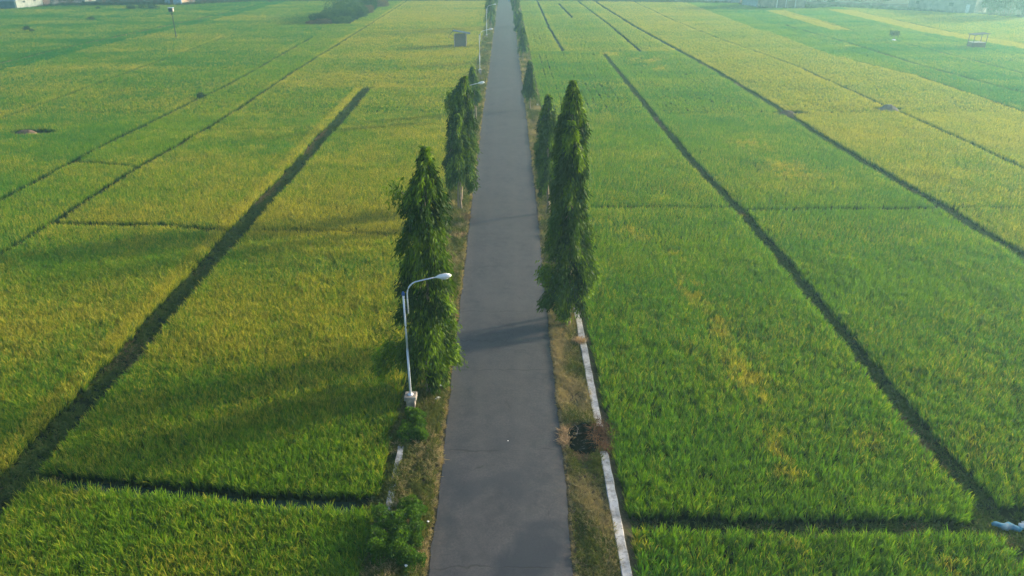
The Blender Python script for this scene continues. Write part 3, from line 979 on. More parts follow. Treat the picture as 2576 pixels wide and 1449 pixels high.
def mast_tree(name, base, rows, label, nleaf, seed, low_skirt=0.0, trunk_r=0.09, twin=False, group='tall narrow trees along the road', leafL=0.24, extra_boughs=(), lift=0.38):
    r = np.random.default_rng(seed)
    x0, y0, prof = profile_from_px(base, rows)
    hs = np.array([p[0] for p in prof]); cs = np.array([p[1] for p in prof]); rr = np.array([p[2] for p in prof])
    top = hs[-1]; bot = hs[0]
    root = empty(name, (x0, y0, 0.0), label, 'tree', group)
    # trunk
    m = MB()
    tx = float(np.interp(top, hs, cs))
    for tw in ([0] if not twin else [-0.10, 0.10]):
        pts = []
        for k_ in range(9):
            t_ = k_ / 8; h_ = -0.2 + (top * 0.97 + 0.2) * t_
            pts.append((tw * (1 - 0.8 * t_) + tx * t_ + 0.04 * math.sin(k_ * 1.9 + seed), 0.03 * math.sin(k_ * 1.3 + tw * 9), h_))
        m.tube(pts, [trunk_r * (1.25 if k_ == 0 else 1) * (1 - 0.86 * k_ / 8) for k_ in range(9)], 8)
    # boughs: arching out and down
    nb = int(26 + 6.5 * top)
    hh = r.uniform(0, 1, nb) ** 0.9 * (top - bot) * 0.97 + bot + 0.12 * (top - bot) * r.uniform(0, 1, nb)
    hh = np.clip(hh + lift * np.exp(-(hh - bot) / 0.8), bot, top - 0.05)
    P = []; D = []; LL = []; W = []; Rn = []; Yg = []
    for i in range(nb):
        h = hh[i]
        az = r.uniform(0, 2 * math.pi)
        R_ = float(np.interp(h, hs, rr)); C_ = float(np.interp(h, hs, cs))
        R_ *= min(1.0, 0.30 + (top - h) / 1.6)
        C0 = tx * (h / top)
        lenf = r.uniform(0.62, 1.14)
        Rr = R_ * lenf
        drop = 0.35 + 0.75 * R_ + r.uniform(0, 0.5)
        up = min(top, h + drop * 0.75)
        sx_, sy_ = C0, 0.0
        ex, ey = C_ + math.cos(az) * Rr, math.sin(az) * Rr
        ez = h - drop * 0.25
        q = 9
        path = []
        for k_ in range(q):
            t_ = k_ / (q - 1)
            path.append((sx_ + (ex - sx_) * (t_ ** 0.8), sy_ + (ey - sy_) * (t_ ** 0.8), up + (ez - up) * (t_ ** 1.5)))
        if i % 2 == 0: m.tube([path[0], path[4], path[8]], [0.022, 0.014, 0.005], 5, cap=False)
        n_i = int(nleaf / nb * (0.35 + 0.9 * R_ / rr.max()))
        path = np.array(path)
        tpar = r.uniform(0.12, 1.0, n_i) ** 0.75
        base_p = np.stack([np.interp(tpar, np.linspace(0, 1, q), path[:, c_]) for c_ in range(3)], 1)
        wdt = 0.06 + 0.30 * R_ * (0.5 + 0.5 * tpar)
        off = r.normal(0, 1, (n_i, 3)) * (wdt * 0.36)[:, None]
        off[:, 2] = off[:, 2] * 0.8 - np.abs(r.normal(0, 0.16, n_i))
        Q = base_p + off
        out = Q[:, :2] - np.array([C0, 0])[None]
        nrm = np.linalg.norm(out, axis=1)[:, None] + 1e-6
        dirv = np.concatenate([out / nrm * r.uniform(0.1, 0.75, (n_i, 1)), -r.uniform(0.55, 1.2, (n_i, 1))], 1) + r.normal(0, 0.22, (n_i, 3))
        dirv /= np.linalg.norm(dirv, axis=1)[:, None]
        P.append(Q); D.append(dirv)
        s_ = r.uniform(0.7, 1.25, n_i)
        LL.append(leafL * s_); W.append(leafL * 0.27 * s_)
        shade = r.uniform(0.0, 0.5)
        Rn.append(np.clip(shade + r.uniform(0, 0.5, n_i), 0, 1))
        young_b = 0.8 if (h > top - 0.10 * top or r.uniform() < 0.14) else (0.35 if r.uniform() < 0.35 else 0.05)
        Yg.append(np.clip(young_b * (tpar > 0.45) * r.uniform(0.3, 1.2, n_i) + 0.06 * r.uniform(0, 1, n_i), 0, 1))
    # leader tip
    n_t = int(nleaf * 0.02) + 60
    zt = top - np.abs(r.normal(0, 0.35, n_t))
    Q = np.stack([tx + r.normal(0, 0.09, n_t) * (0.4 + (top - zt)), r.normal(0, 0.09, n_t) * (0.4 + (top - zt)), zt], 1)
    dv = np.stack([r.normal(0, 0.7, n_t), r.normal(0, 0.7, n_t), -r.uniform(0.1, 0.9, n_t)], 1); dv /= np.linalg.norm(dv, axis=1)[:, None]
    P.append(Q); D.append(dv); LL.append(np.full(n_t, leafL * 0.75)); W.append(np.full(n_t, leafL * 0.22)); Rn.append(r.uniform(.4, 1, n_t)); Yg.append(r.uniform(0.4, 1, n_t))
    for (dx, dh, n_e) in extra_boughs:
        Q = np.stack([r.normal(dx, 0.20, n_e), r.normal(0, 0.2, n_e), r.normal(dh, 0.28, n_e)], 1)
        dv = np.stack([r.normal(np.sign(dx) * 0.3, 0.4, n_e), r.normal(0, 0.4, n_e), -r.uniform(0.3, 1, n_e)], 1); dv /= np.linalg.norm(dv, axis=1)[:, None]
        P.append(Q); D.append(dv); LL.append(np.full(n_e, leafL)); W.append(np.full(n_e, leafL * 0.26)); Rn.append(r.uniform(.3, 1, n_e)); Yg.append(r.uniform(0.2, 0.9, n_e))
        m.tube([(tx * dh / top, 0, dh - 0.1), (dx * 0.6, 0, dh), (dx, 0, dh + 0.15)], [0.03, 0.02, 0.008], 5, cap=False)
    P = np.concatenate(P); D = np.concatenate(D); LL = np.concatenate(LL); W = np.concatenate(W); Rn = np.concatenate(Rn); Yg = np.concatenate(Yg)
    P[:, 2] = np.maximum(P[:, 2], 0.35)
    V = leaf_quads(P, D, LL, W, Rn, r)
    m.build('trunk', M_BARK, root)
    me_ = quads_mesh('crown', V, M_LEAF, {'rnd': Rn, 'young': Yg})
    link('crown', me_, root)
    return root


def z2(rows): return [(161 + y / 3.461, 1094.8 + a / 3.461, 1094.8 + b / 3.461) for y, a, b in rows]
def z4(rows): return [(y / 7.5, 1094.8 + a / 7.5, 1094.8 + b / 7.5) for y, a, b in rows]


mast_tree('mast_tree', (1078, 985),
          [(367, 1066, 1072), (400, 1052, 1086), (440, 1036, 1104), (500, 1014, 1115), (570, 997, 1122), (640, 994, 1148), (700, 1003, 1143), (760, 1002, 1146), (830, 990, 1150), (885, 980, 1146), (930, 1000, 1124), (958, 1040, 1105), (980, 1074, 1100)],
          'largest left tree, its dark drooping crown behind the nearest lamp post', 34000, 1, trunk_r=0.13, lift=0.08,
          extra_boughs=((-0.72, 9.0, 150), (-1.9, 1.5, 500), (-1.5, 2.2, 500), (-0.6, 1.5, 900), (0.4, 1.3, 900), (1.0, 2.0, 500), (0.2, 0.8, 300)))
mast_tree('mast_tree', (1157, 528), z2([(430, 190, 200), (500, 145, 250), (600, 122, 262), (700, 112, 290), (800, 88, 335), (900, 92, 360), (950, 92, 368), (1050, 88, 345), (1100, 100, 320), (1135, 140, 240)]),
          'left tree on two thin stems, standing above the brown brush heap', 22000, 2, twin=True, trunk_r=0.075)
mast_tree('mast_tree', (1161, 507), z2([(100, 255, 268), (180, 165, 300), (250, 142, 308), (330, 132, 318), (400, 104, 328), (460, 98, 342), (520, 108, 348), (600, 110, 350), (700, 112, 348), (800, 130, 330)]),
          'left tree with a forked tip, right behind the one on two thin stems', 20000, 3, trunk_r=0.09, extra_boughs=((-0.55, 7.6, 300), (-0.5, 7.1, 300)))
mast_tree('mast_tree', (1196.5, 302.6), z2([(15, 318, 328), (60, 278, 362), (120, 280, 380), (200, 290, 385), (300, 300, 390), (350, 308, 392), (395, 330, 372)]),
          'small left tree with its crown behind the second lamp head', 13000, 4, trunk_r=0.07, twin=True)
mast_tree('mast_tree', (1430, 818), z2([(490, 1182, 1198), (550, 1145, 1255), (650, 1095, 1285), (800, 1045, 1300), (1000, 1025, 1298), (1200, 1015, 1300), (1449, 980, 1375)]) +
          [(676 + y / 2.812, 1288 + a / 2.812, 1288 + b / 2.812) for y, a, b in ((50, 232, 560), (100, 215, 565), (150, 225, 560), (200, 235, 540), (250, 335, 500), (300, 330, 425), (400, 350, 385))],
          'nearest right tree, its leafy skirt almost touching the white kerb', 38000, 5, trunk_r=0.12, lift=0.5, extra_boughs=((0.0, 2.0, 1000), (-0.75, 2.2, 700), (0.7, 2.2, 700), (-1.15, 2.9, 700), (1.1, 3.0, 700), (-0.2, 0.75, 260)))
mast_tree('mast_tree', (1428, 792), z2([(140, 1196, 1204), (200, 1168, 1232), (300, 1132, 1268), (350, 1100, 1278), (450, 1085, 1290), (550, 1055, 1308), (700, 1042, 1310), (850, 1040, 1310), (1000, 1030, 1312), (1200, 1020, 1300), (1400, 1010, 1320)]),
          'tallest tree on the right, its yellow green tip rising behind the nearest right tree', 30000, 6, trunk_r=0.11)
mast_tree('mast_tree', (1379, 536.6), z2([(258, 975, 985), (310, 947, 1028), (400, 927, 1048), (500, 898, 1058), (600, 888, 1050), (750, 878, 1040), (900, 892, 1030), (1000, 885, 1028), (1050, 873, 1020), (1110, 872, 1008), (1140, 905, 960)]),
          'slim right tree with a bare grey trunk, left of the two tall ones', 22000, 7, trunk_r=0.12)
mast_tree('mast_tree', (1334, 276.6), z2([(-38, 820, 830), (0, 795, 858), (50, 795, 870), (150, 782, 872), (200, 776, 872), (240, 762, 872), (300, 768, 898), (325, 850, 902)]),
          'small lone tree on the right with a thin bare stem', 11000, 8, trunk_r=0.07)
mast_tree('mast_tree', (1315.5, 154.7), z4([(500, 1655, 1665), (600, 1605, 1718), (700, 1600, 1733), (800, 1592, 1758), (870, 1562, 1762), (930, 1562, 1728), (990, 1615, 1695)]),
          'front tree of the overlapping far row on the right, its thin stem showing', 9000, 9, trunk_r=0.07)
mast_tree('mast_tree', (1309, 112), z4([(220, 1612, 1624), (300, 1540, 1655), (400, 1500, 1663), (500, 1500, 1650), (600, 1530, 1640), (720, 1545, 1610), (780, 1560, 1590)]),
          'second tree of the overlapping far row on the right', 8000, 10, trunk_r=0.07)
mast_tree('mast_tree', (1298, 68), z4([(-170, 1480, 1490), (-80, 1430, 1570), (0, 1425, 1600), (100, 1440, 1602), (200, 1470, 1602), (330, 1480, 1600), (450, 1490, 1580), (480, 1510, 1560)]),
          'third tree of the overlapping far row on the right, cut by the top edge', 8000, 11, trunk_r=0.08)
mast_tree('mast_tree', (1234, 77), z4([(-190, 1030, 1040), (-100, 960, 1110), (0, 942, 1130), (100, 942, 1138), (200, 937, 1143), (300, 932, 1148), (400, 918, 1138), (480, 942, 1110), (515, 945, 985)]),
          'far left tree behind the fourth lamp post, at the top edge', 11000, 12, trunk_r=0.08, twin=True)
mast_tree('mast_tree', (1247, 20), z4([(-250, 1140, 1150), (-100, 1110, 1180), (0, 1105, 1180), (80, 1118, 1176), (120, 1130, 1168)]),
          'farthest left tree, only its lower crown showing between tree and road', 5000, 13, trunk_r=0.07)
mast_tree('mast_tree', (1291, 28), z4([(-300, 1500, 1510), (-150, 1440, 1560), (-50, 1430, 1570), (60, 1432, 1560), (120, 1450, 1540)]),
          'farthest right tree in view, at the top edge beside the road', 5000, 14, trunk_r=0.07)

# ------------------------------------------------------------------ street lamps
def street_lamp(y, x, label):
    root = empty('street_lamp', (x, y, 0.0), label, 'street lamp', 'street lamps along the left verge')
    m = MB()
    m.box((0, 0, 0.12), (0.36, 0.36, 0.90), bev=0.02)
    m.box((0, 0, 0.66), (0.50, 0.50, 0.17), bev=0.025)
    m.build('pedestal', M_CONC, root)
    m = MB()
    m.tube([(0, 0, 0.74), (0, 0, 2.9)], 0.048, 10)
    m.tube([(0, 0, 2.9), (0, 0, 2.96)], [0.048, 0.040], 10)
    m.tube([(0, 0, 2.96), (-0.01, 0, 5.35)], 0.040, 10)
    m.tube([(0, 0, 0.744), (0, 0, 0.77)], 0.12, 8)
    pole = m.build('pole', M_POLE, root)
    m = MB(); m.tube([(-0.01, 0, 5.35), (-0.01, 0, 5.43), (-0.01, 0, 5.50)], [0.062, 0.066, 0.03], 10); m.build('pole_cap', M_BLUECAP, pole)
    for z_ in (4.72, 5.22):
        m = MB(); m.tube([(-0.05, 0, z_), (0.19, 0, z_)], 0.022, 6); m.build('bracket', M_DARKMETAL, root)
    m = MB()
    pts = [(0.14, 0, 4.55), (0.14, 0, 5.35)]
    for k_ in range(1, 9):
        a = math.pi / 2 * k_ / 8 * 0.93
        pts.append((0.14 + 0.50 * (1 - math.cos(a)), 0, 5.35 + 0.60 * math.sin(a)))
    ex = pts[-1]
    pts.append((ex[0] + 0.36, 0, ex[2] + 0.09)); pts.append((ex[0] + 0.72, 0, ex[2] + 0.17))
    m.tube(pts, [0.028] * (len(pts) - 1) + [0.024], 8)
    arm = m.build('arm', M_POLE, root)
    e = pts[-1]
    m = MB()
    hp = [(e[0] - 0.03, 0, e[2] - 0.01), (e[0] + 0.05, 0, e[2] + 0.01), (e[0] + 0.16, 0, e[2] + 0.03), (e[0] + 0.38, 0, e[2] + 0.06), (e[0] + 0.52, 0, e[2] + 0.07), (e[0] + 0.58, 0, e[2] + 0.075)]
    m.tube(hp, [0.03, 0.06, 0.092, 0.10, 0.08, 0.025], 12)
    head = m.build('lamp_head', M_LAMP, arm)
    m = MB()
    m.tube([(e[0] + 0.16, 0, e[2] - 0.05), (e[0] + 0.34, 0, e[2] - 0.03), (e[0] + 0.46, 0, e[2] - 0.01)], [0.045, 0.065, 0.04], 10)
    t = NT('lamp_glass'); g = t.bsdf((0.75, 0.78, 0.76), 0.12, 0.5); M_ = t.done(g)
    m.build('lamp_glass', M_, arm)
    return root


L0 = street_lamp(25.7, -4.02, 'nearest street lamp, white pole on a chunky concrete base left of the road')
dup(L0, (-3.80, 66.6, 0), label='second street lamp, pole hidden by trees and only its arm and white head showing')
dup(L0, (-3.72, 107.6, 0), label='third street lamp, alone on the verge below the wooden hut')
dup(L0, (-3.68, 147.8, 0), label='fourth street lamp, in front of the far left tree near the top edge')

# ------------------------------------------------------------------ mounds, burnt heap, brush heaps, litter
def mound(name, x, y, rx, ry, h, label, cat, mat, seed):
    r = random.Random(seed); nx, nr = 22, 7
    vs = [(0, 0, h)]; fs = []
    for j in range(1, nr + 1):
        q = j / nr
        for i in range(nx):
            a = 2 * math.pi * i / nx; k_ = 1 + r.uniform(-.09, .09)
            vs.append((math.cos(a) * rx * q * k_, math.sin(a) * ry * q * k_, h * (1 - q ** 2.2) * (1 + r.uniform(-.12, .12)) - (0.06 if j == nr else 0)))
    for i in range(nx): fs.append((0, 1 + i, 1 + (i + 1) % nx))
    for j in range(nr - 1):
        for i in range(nx):
            a, b = 1 + j * nx + i, 1 + j * nx + (i + 1) % nx
            fs.append((a, a + nx, b + nx, b))
    m = MB(); m.add(vs, fs, True)
    o = m.build(name, mat)
    o.location = (x, y, FZ); return tag(o, label, cat)


mound('soil_mound', -47.9, 73.2, 1.5, 0.8, 0.75, 'low brown mound of bare soil at the left edge of the photo', 'mound', M_DIRT, 1)
mound('soil_mound', 31.0, 81.4, 1.5, 0.8, 0.75, 'tan soil mound across the dark furrow on the right', 'mound', M_DIRT, 2)
mound('soil_mound', 43.2, 83.4, 1.5, 0.9, 0.95, 'greyish soil mound on the furrow farther to the right', 'mound', mat_plain('grey_soil', (0.17, 0.14, 0.12), 0.95, 0.3, 2.5, bump=0.6), 3)


def twigs(m, cx, cy, cz, rx, ry, rz_, n_, L, rad, r):
    for _ in range(n_):
        a = r.uniform(0, 6.28); q = math.sqrt(r.uniform(0, 1))
        x, y = cx + math.cos(a) * rx * q, cy + math.sin(a) * ry * q
        z = cz + r.uniform(0, rz_) * (1 - q * q * 0.6)
        b = r.uniform(0, 6.28); l = L * r.uniform(0.5, 1.2); e = r.uniform(-0.15, 0.5)
        d = (math.cos(b) * l, math.sin(b) * l, e * l)
        m.tube([(x, y, z), (x + d[0] * .5, y + d[1] * .5, z + d[2] * .5 + l * 0.06), (x + d[0], y + d[1], max(cz, z + d[2]))], [rad, rad * 0.8, rad * 0.4], 4, cap=False)


def blades_about(name, cx, cy, ringr, n_, seed, mat, parent, hgt=0.3, inner=0.55, zf=0.0, cyy=1.4):
    r = random.Random(seed); V = []; T = []; R = []
    for _ in range(n_):
        a = r.uniform(0, 6.28); q = inner + (1 - inner) * r.random() ** 0.6
        q2, t2, r2 = tuft(r, 4, hgt * r.uniform(.4, 1.3), hgt * 1.2, 0.010, 2, droop=1.0, ox=cx + math.cos(a) * ringr * q, oy=cy + math.sin(a) * ringr * cyy * q)
        V += q2; T += t2; R += r2
    V = np.array(V); V[:, :, 2] += zf
    return link(name, quads_mesh(name, V, mat, {'t': np.array(T), 'rnd': np.array(R)}), parent)


def mat_straw_fix(name, a, b):
    t = NT(name); return t.leaf(t.mix(t.attr('rnd'), a, b), 0.25, 0.8, 0.1)


M_SINGED = mat_straw_fix('singed_straw', (0.11, 0.06, 0.03), (0.26, 0.17, 0.09))
M_DRYST = mat_straw_fix('dry_straw', (0.33, 0.20, 0.11), (0.52, 0.36, 0.20))


def mat_ash():
    t = NT('ash_and_char'); v = t.pos()
    c = t.mix(t.ramp(t.noise(5.5, 5, 0.65, t.scaled(v, 1, 1.6, 1), 1.0), 0.56, 0.72), (0.003, 0.003, 0.003), (0.10, 0.105, 0.11))
    return t.done(t.bsdf(c, 1.0, 0.0, bump=t.noise(22, 4, 0.7, v), bs=0.5, bd=0.02))


fr = empty('burnt_heap', (3.02, 23.55, 0.0), 'black burnt heap with grey ash and singed straw, lying across the white kerb', 'burnt heap')
r_ = random.Random(5)
m = MB(); nx, nr = 28, 8
vs = [(0, 0, 0.10)]; fs = []
for j in range(1, nr + 1):
    q = j / nr
    for i in range(nx):
        a = 2 * math.pi * i / nx; k_ = 1 + 0.10 * math.sin(a * 5 + 1) + r_.uniform(-.05, .05)
        vs.append((math.cos(a) * 0.70 * q * k_, math.sin(a) * 1.02 * q * k_, 0.10 + 0.04 * (1 - q) + r_.uniform(-.012, .015) + (0.04 if 0.5 < q < 0.9 else 0) - (0.06 if j == nr else 0)))
for i in range(nx): fs.append((0, 1 + i, 1 + (i + 1) % nx))
for j in range(nr - 1):
    for i in range(nx):
        a, b = 1 + j * nx + i, 1 + j * nx + (i + 1) % nx
        fs.append((a, a + nx, b + nx, b))
m.add(vs, fs, True); m.build('ash_bed', mat_ash(), fr)
m = MB(); twigs(m, 0, 0, 0.10, 0.52, 0.80, 0.04, 110, 0.32, 0.007, r_)
m.build('char_tangle', mat_plain('char', (0.008, 0.007, 0.007), 1.0, 0.5, 9, spec=0.0), fr)
M_ASHW = mat_plain('pale_ash_wood', (0.22, 0.20, 0.20), 0.9, 0.3, 9)
for _k in range(3):
    m = MB(); twigs(m, 0, 0.2, 0.18, 0.3, 0.4, 0.03, 1, 0.3, 0.008, r_); m.build('ash_stick', M_ASHW, fr)
blades_about('singed_straw', 0.05, 0.0, 0.98, 420, 8, M_SINGED, fr, 0.15, 0.70, 0.03, 1.35)
blades_about('dry_straw', -0.72, 0.1, 0.26, 170, 9, M_DRYST, fr, 0.22, 0.1, 0.02, 2.0)
blades_about('red_brown_straw', 0.72, 0.10, 0.48, 120, 10, mat_straw_fix('red_straw', (0.07, 0.03, 0.02), (0.22, 0.11, 0.06)), fr, 0.34, 0.05, 0.05, 2.2)


root_ = empty('straw_tuft', (3.60, 31.2, 0.05), 'dry straw tuft draped over the white kerb beside the near right tree', 'dry grass')
blades_about('dry_straw', 0.0, 0.0, 0.26, 60, 19, M_DRYST, root_, 0.26, 0.0, 0.05, 0.9)


def brush_heap(px, py, rx, ry, label, seed, dark=True):
    x, y = gp(px, py)
    root = empty('brush_heap', (x, y, 0), label, 'brush heap')
    r = random.Random(seed); m = MB()
    twigs(m, 0, 0, 0.02, rx, ry, 0.18, 90, 0.4, 0.008, r)
    m.build('dead_twigs', M_TWIG if dark else mat_plain('red_brown_twigs', (0.28, 0.12, 0.07), 0.9, 0.3, 8), root)
    blades_about('dead_grass', 0, 0, rx, 130, seed + 1, M_SINGED, root, 0.22, 0.2, 0.02, ry / rx)
    return root


brush_heap(1163, 548, 0.62, 0.75, 'dark heap of dead twigs on the left verge, just below the twin stemmed tree', 21)
brush_heap(1150, 592, 0.42, 0.5, 'small reddish heap of dry leaves on the left verge, nearer than the dark one', 22, False)


def litter(px, py, s, label, seed, col=None, z=0.06):
    x, y = gp(px, py, z); r = random.Random(seed); m = MB()
    n_ = 7; vs = []; fs = []
    for j in range(n_):
        for i in range(n_):
            u, v = i / (n_ - 1) - .5, j / (n_ - 1) - .5
            edge = 1 - max(abs(u), abs(v)) * 1.6
            vs.append((u * s * r.uniform(.8, 1.2), v * s * 0.8 * r.uniform(.8, 1.2), 0.02 + max(0, edge) * s * 0.45 * r.uniform(.4, 1.2)))
    for j in range(n_ - 1):
        for i in range(n_ - 1): fs.append((j * n_ + i, j * n_ + i + 1, (j + 1) * n_ + i + 1, (j + 1) * n_ + i))
    m.add(vs, fs, True)
    o = m.build('crumpled_litter', col or M_WHITE); o.location = (x, y, z); o.rotation_euler = (0, 0, r.uniform(0, 3))
    return tag(o, label, 'litter')


litter(1092, 984, 0.24, 'crumpled white plastic bag at the foot of the large left tree', 1, z=0.12)
litter(1101, 1003, 0.22, 'flat white scrap of plastic just below the white bag', 2, z=0.12)
litter(1108, 970, 0.16, 'small greyish scrap in the grass above the white bag', 3, mat_plain('grey_film', (0.42, 0.45, 0.45), 0.6), z=0.12)
litter(1077, 1313, 0.08, 'small white scrap in the weeds beside the left road edge', 4, z=0.2)
litter(1022, 1424, 0.10, 'white scrap in the weeds at the bottom edge, left of the road', 5, z=0.25)
litter(1393, 490, 0.34, 'white bag behind the grey trunk of the slim right tree', 6, z=0.15)
litter(2277 - 999, 1110, 0.05, 'tiny pale chip lying on the road', 7, z=0.085)
litter(1564, 1208 - 0, 0.001 + 0.07, 'tiny white chip in the rice right of the kerb', 8, z=0.2) if False else None
litter(1565 - 0 - 1, 1807 - 600, 0.07, 'x', 9) if False else None
litter(1236 - 0, 75, 0.5, 'white sack at the foot of the far left tree, behind the fourth lamp', 10, z=0.25)

# ------------------------------------------------------------------ shrubs and weeds
def shrub(name, x, y, z, clumps, nleaf, leaf, label, cat, mat, seed, group=None, stems=True, parent_kind='shrub'):
    """clumps: (dx, dy, dz, rx, ry, rz)"""
    r = np.random.default_rng(seed)
    root = empty(name, (x, y, z), label, cat, group)
    vol = np.array([c[3] * c[4] * c[5] for c in clumps]) ** 0.67; vol /= vol.sum()
    P = []; D = []; Rn = []; Yg = []
    m = MB()
    for ci, c in enumerate(clumps):
        n_ = int(nleaf * vol[ci]); 
        d = r.normal(0, 1, (n_, 3)); d /= np.linalg.norm(d, axis=1)[:, None]
        rad = r.uniform(0.35, 1.0, n_) ** 0.5
        lump = 0.8 + 0.45 * vnoise(d[:, 0] * 2.3 + ci * 7 + 20, d[:, 1] * 2.3 + d[:, 2] * 2.1 + 20, seed)
        q = d * (rad * lump)[:, None] * np.array(c[3:6])[None] + np.array(c[:3])[None]
        P.append(q)
        dd = d * 0.6 + r.normal(0, 0.6, (n_, 3)); dd[:, 2] -= 0.15; dd /= np.linalg.norm(dd, axis=1)[:, None]
        D.append(dd)
        Rn.append(np.clip(r.uniform(0, 0.6, n_) + r.uniform(0, 0.4), 0, 1))
        Yg.append(np.clip((d[:, 2] * 0.5 + 0.1 + r.normal(0, 0.25, n_)), 0, 1) * r.uniform(0.2, 0.9))
        b = (c[0] * 0.3, c[1] * 0.3, 0)
        m.tube([b, ((c[0] + b[0]) / 2 + 0.05, (c[1] + b[1]) / 2, c[2] * 0.5), (c[0], c[1], c[2])], [0.03 + c[5] * 0.02, 0.02 + c[5] * 0.015, 0.006], 5, cap=False)
        for kk in range(4):
            dv = d[kk] * np.array(c[3:6]) * 0.7
            m.tube([(c[0], c[1], c[2] - c[5] * 0.3), (c[0] + dv[0], c[1] + dv[1], c[2] + dv[2])], [0.012 + c[5] * 0.006, 0.004], 4, cap=False)
    P = np.concatenate(P); D = np.concatenate(D); Rn = np.concatenate(Rn); Yg = np.concatenate(Yg)
    P[:, 2] = np.maximum(P[:, 2], 0.03)
    n_ = len(P); s_ = r.uniform(0.7, 1.3, n_) * leaf
    V = leaf_quads(P, D, s_, s_ * 0.55, Rn, r)
    m.build('stems' if cat != 'tree' else 'trunk', M_TWIG, root)
    link('foliage' if cat != 'tree' else 'crown', quads_mesh('foliage', V, mat, {'rnd': Rn, 'young': Yg}), root)
    return root


def rc(r, n_, sx, sy, h, rad):
    return [(r.uniform(-sx, sx), r.uniform(-sy, sy), r.uniform(0.35, 1) * h, rad * r.uniform(.7, 1.2), rad * r.uniform(.7, 1.2), rad * r.uniform(.6, 1.0)) for _ in range(n_ * 2)]


r_ = random.Random(9)
shrub('weed_bush', *gp(1045, 1085), 0.0, rc(r_, 14, 0.48, 0.85, 0.50, 0.20), 13000, 0.060, 'small leafy weed bush just below the concrete lamp base', 'bush', M_LEAF2, 31)
shrub('weed_bush', *gp(1000, 1365), -0.05, rc(r_, 24, 0.70, 1.0, 0.72, 0.24), 30000, 0.060, 'largest leafy weed bush on the left verge, near the bottom edge', 'bush', M_LEAF2, 32)
shrub('weed_bush', *gp(1040, 1290), 0.0, rc(r_, 6, 0.42, 0.3, 0.34, 0.17), 5000, 0.055, 'low weed bush at the near end of the short left kerb wall', 'bush', M_LEAF2, 33)
shrub('weed_bush', *gp(1035, 1425), 0.0, rc(r_, 6, 0.35, 0.3, 0.30, 0.16), 4000, 0.055, 'low weed bush cut by the bottom edge, left of the road', 'bush', M_LEAF2, 34)

# thicket along the far left: separate bushes
TH_L = ['low purple brown scrub at the near left corner of the thicket', 'brownish bush at the near end of the thicket', 'dark round bush on the left side of the thicket',
        'tallest dark green bush near the front of the thicket', 'green bush at the near right corner of the thicket', 'pale green leafy bush in the middle of the thicket',
        'bush draped with climbers on the right side of the thicket', 'greyish brown scrub bush on the right side of the thicket', 'dark bush at the back left of the thicket',
        'bluish bush in the back half of the thicket', 'rounded bush behind the climber draped one', 'scrub bush at the far right end of the thicket', 'dark bush at the far end of the thicket, at the top edge']
TH_P = [(-42.6, 173.0, 1.6, 1.1, 4), (-40.2, 173.2, 2.0, 1.4, 4), (-41.4, 176.2, 2.6, 2.6, 3), (-38.8, 178.6, 2.9, 4.6, 3), (-36.6, 174.4, 1.7, 1.7, 3), (-36.6, 181.0, 2.3, 3.2, 3),
        (-35.6, 188.0, 2.4, 3.4, 3), (-35.2, 196.0, 2.2, 2.4, 4), (-40.0, 187.0, 2.7, 3.8, 3), (-39.0, 198.0, 3.0, 3.8, 3), (-35.6, 205.0, 2.4, 3.2, 3), (-34.6, 215.0, 2.3, 2.4, 4), (-37.5, 222.0, 3.0, 4.0, 3)]
for i, (x, y, rad, h, mk) in enumerate(TH_P):
    q = [(r_.uniform(-.6, .6) * rad, r_.uniform(-.7, .7) * rad * 1.4, h * r_.uniform(.3, .75), rad * r_.uniform(.45, .7), rad * r_.uniform(.5, .9), h * r_.uniform(.25, .42)) for _ in range(9)]
    shrub('thicket_bush', x, y, FZ, q, 5200, 0.26, TH_L[i], 'bush', M_LEAF4 if mk == 4 else M_LEAF3, 50 + i, 'bushes of the thicket beyond the left fields')

# small weeds standing in the far-left crop
for i, (px, py, w, h, lb) in enumerate(((66, 76, .8, .9, 'small dark weed clump in the far left rice'), (78, 79, .7, .7, 'smaller weed clump right beside another in the far left rice'),
                                      (228, 50, 1.1, 1.0, 'dark weed clump alone in the far left rice, below the blue grey house'),
                                      (247, 22, .9, .7, 'small weed clump near the far left field edge'),
                                      (508, 246, .6, .7, 'dark weed clump at a furrow corner in the left fields'))):
    x, y = gp(px, py, 0.2)
    shrub('weed_clump', x, y, FZ + 0.35, [(r_.uniform(-w, w) * .5, 0, h * r_.uniform(.2, .7), w * .45, w * .45, h * .35) for _ in range(4)], 700, 0.2, lb, 'weed clump', M_LEAF3, 80 + i)
for i, px in enumerate((322 + 8, 322 + 17, 322 + 34, 322 + 55, 322 + 66)):
    x, y = gp(px, 22.5, 0.2)
    shrub('weed_clump', x, y, FZ + 0.4, [(r_.uniform(-.7, .7), 0, .4 + r_.uniform(0, .4), .8, .6, .5) for _ in range(3)], 500, 0.22,
          ['leftmost', 'second from left', 'middle', 'second from right', 'rightmost'][i] + ' of the five dark weed tufts in a row below the far fence', 'weed clump', M_LEAF3, 90 + i, 'row of five weed tufts')

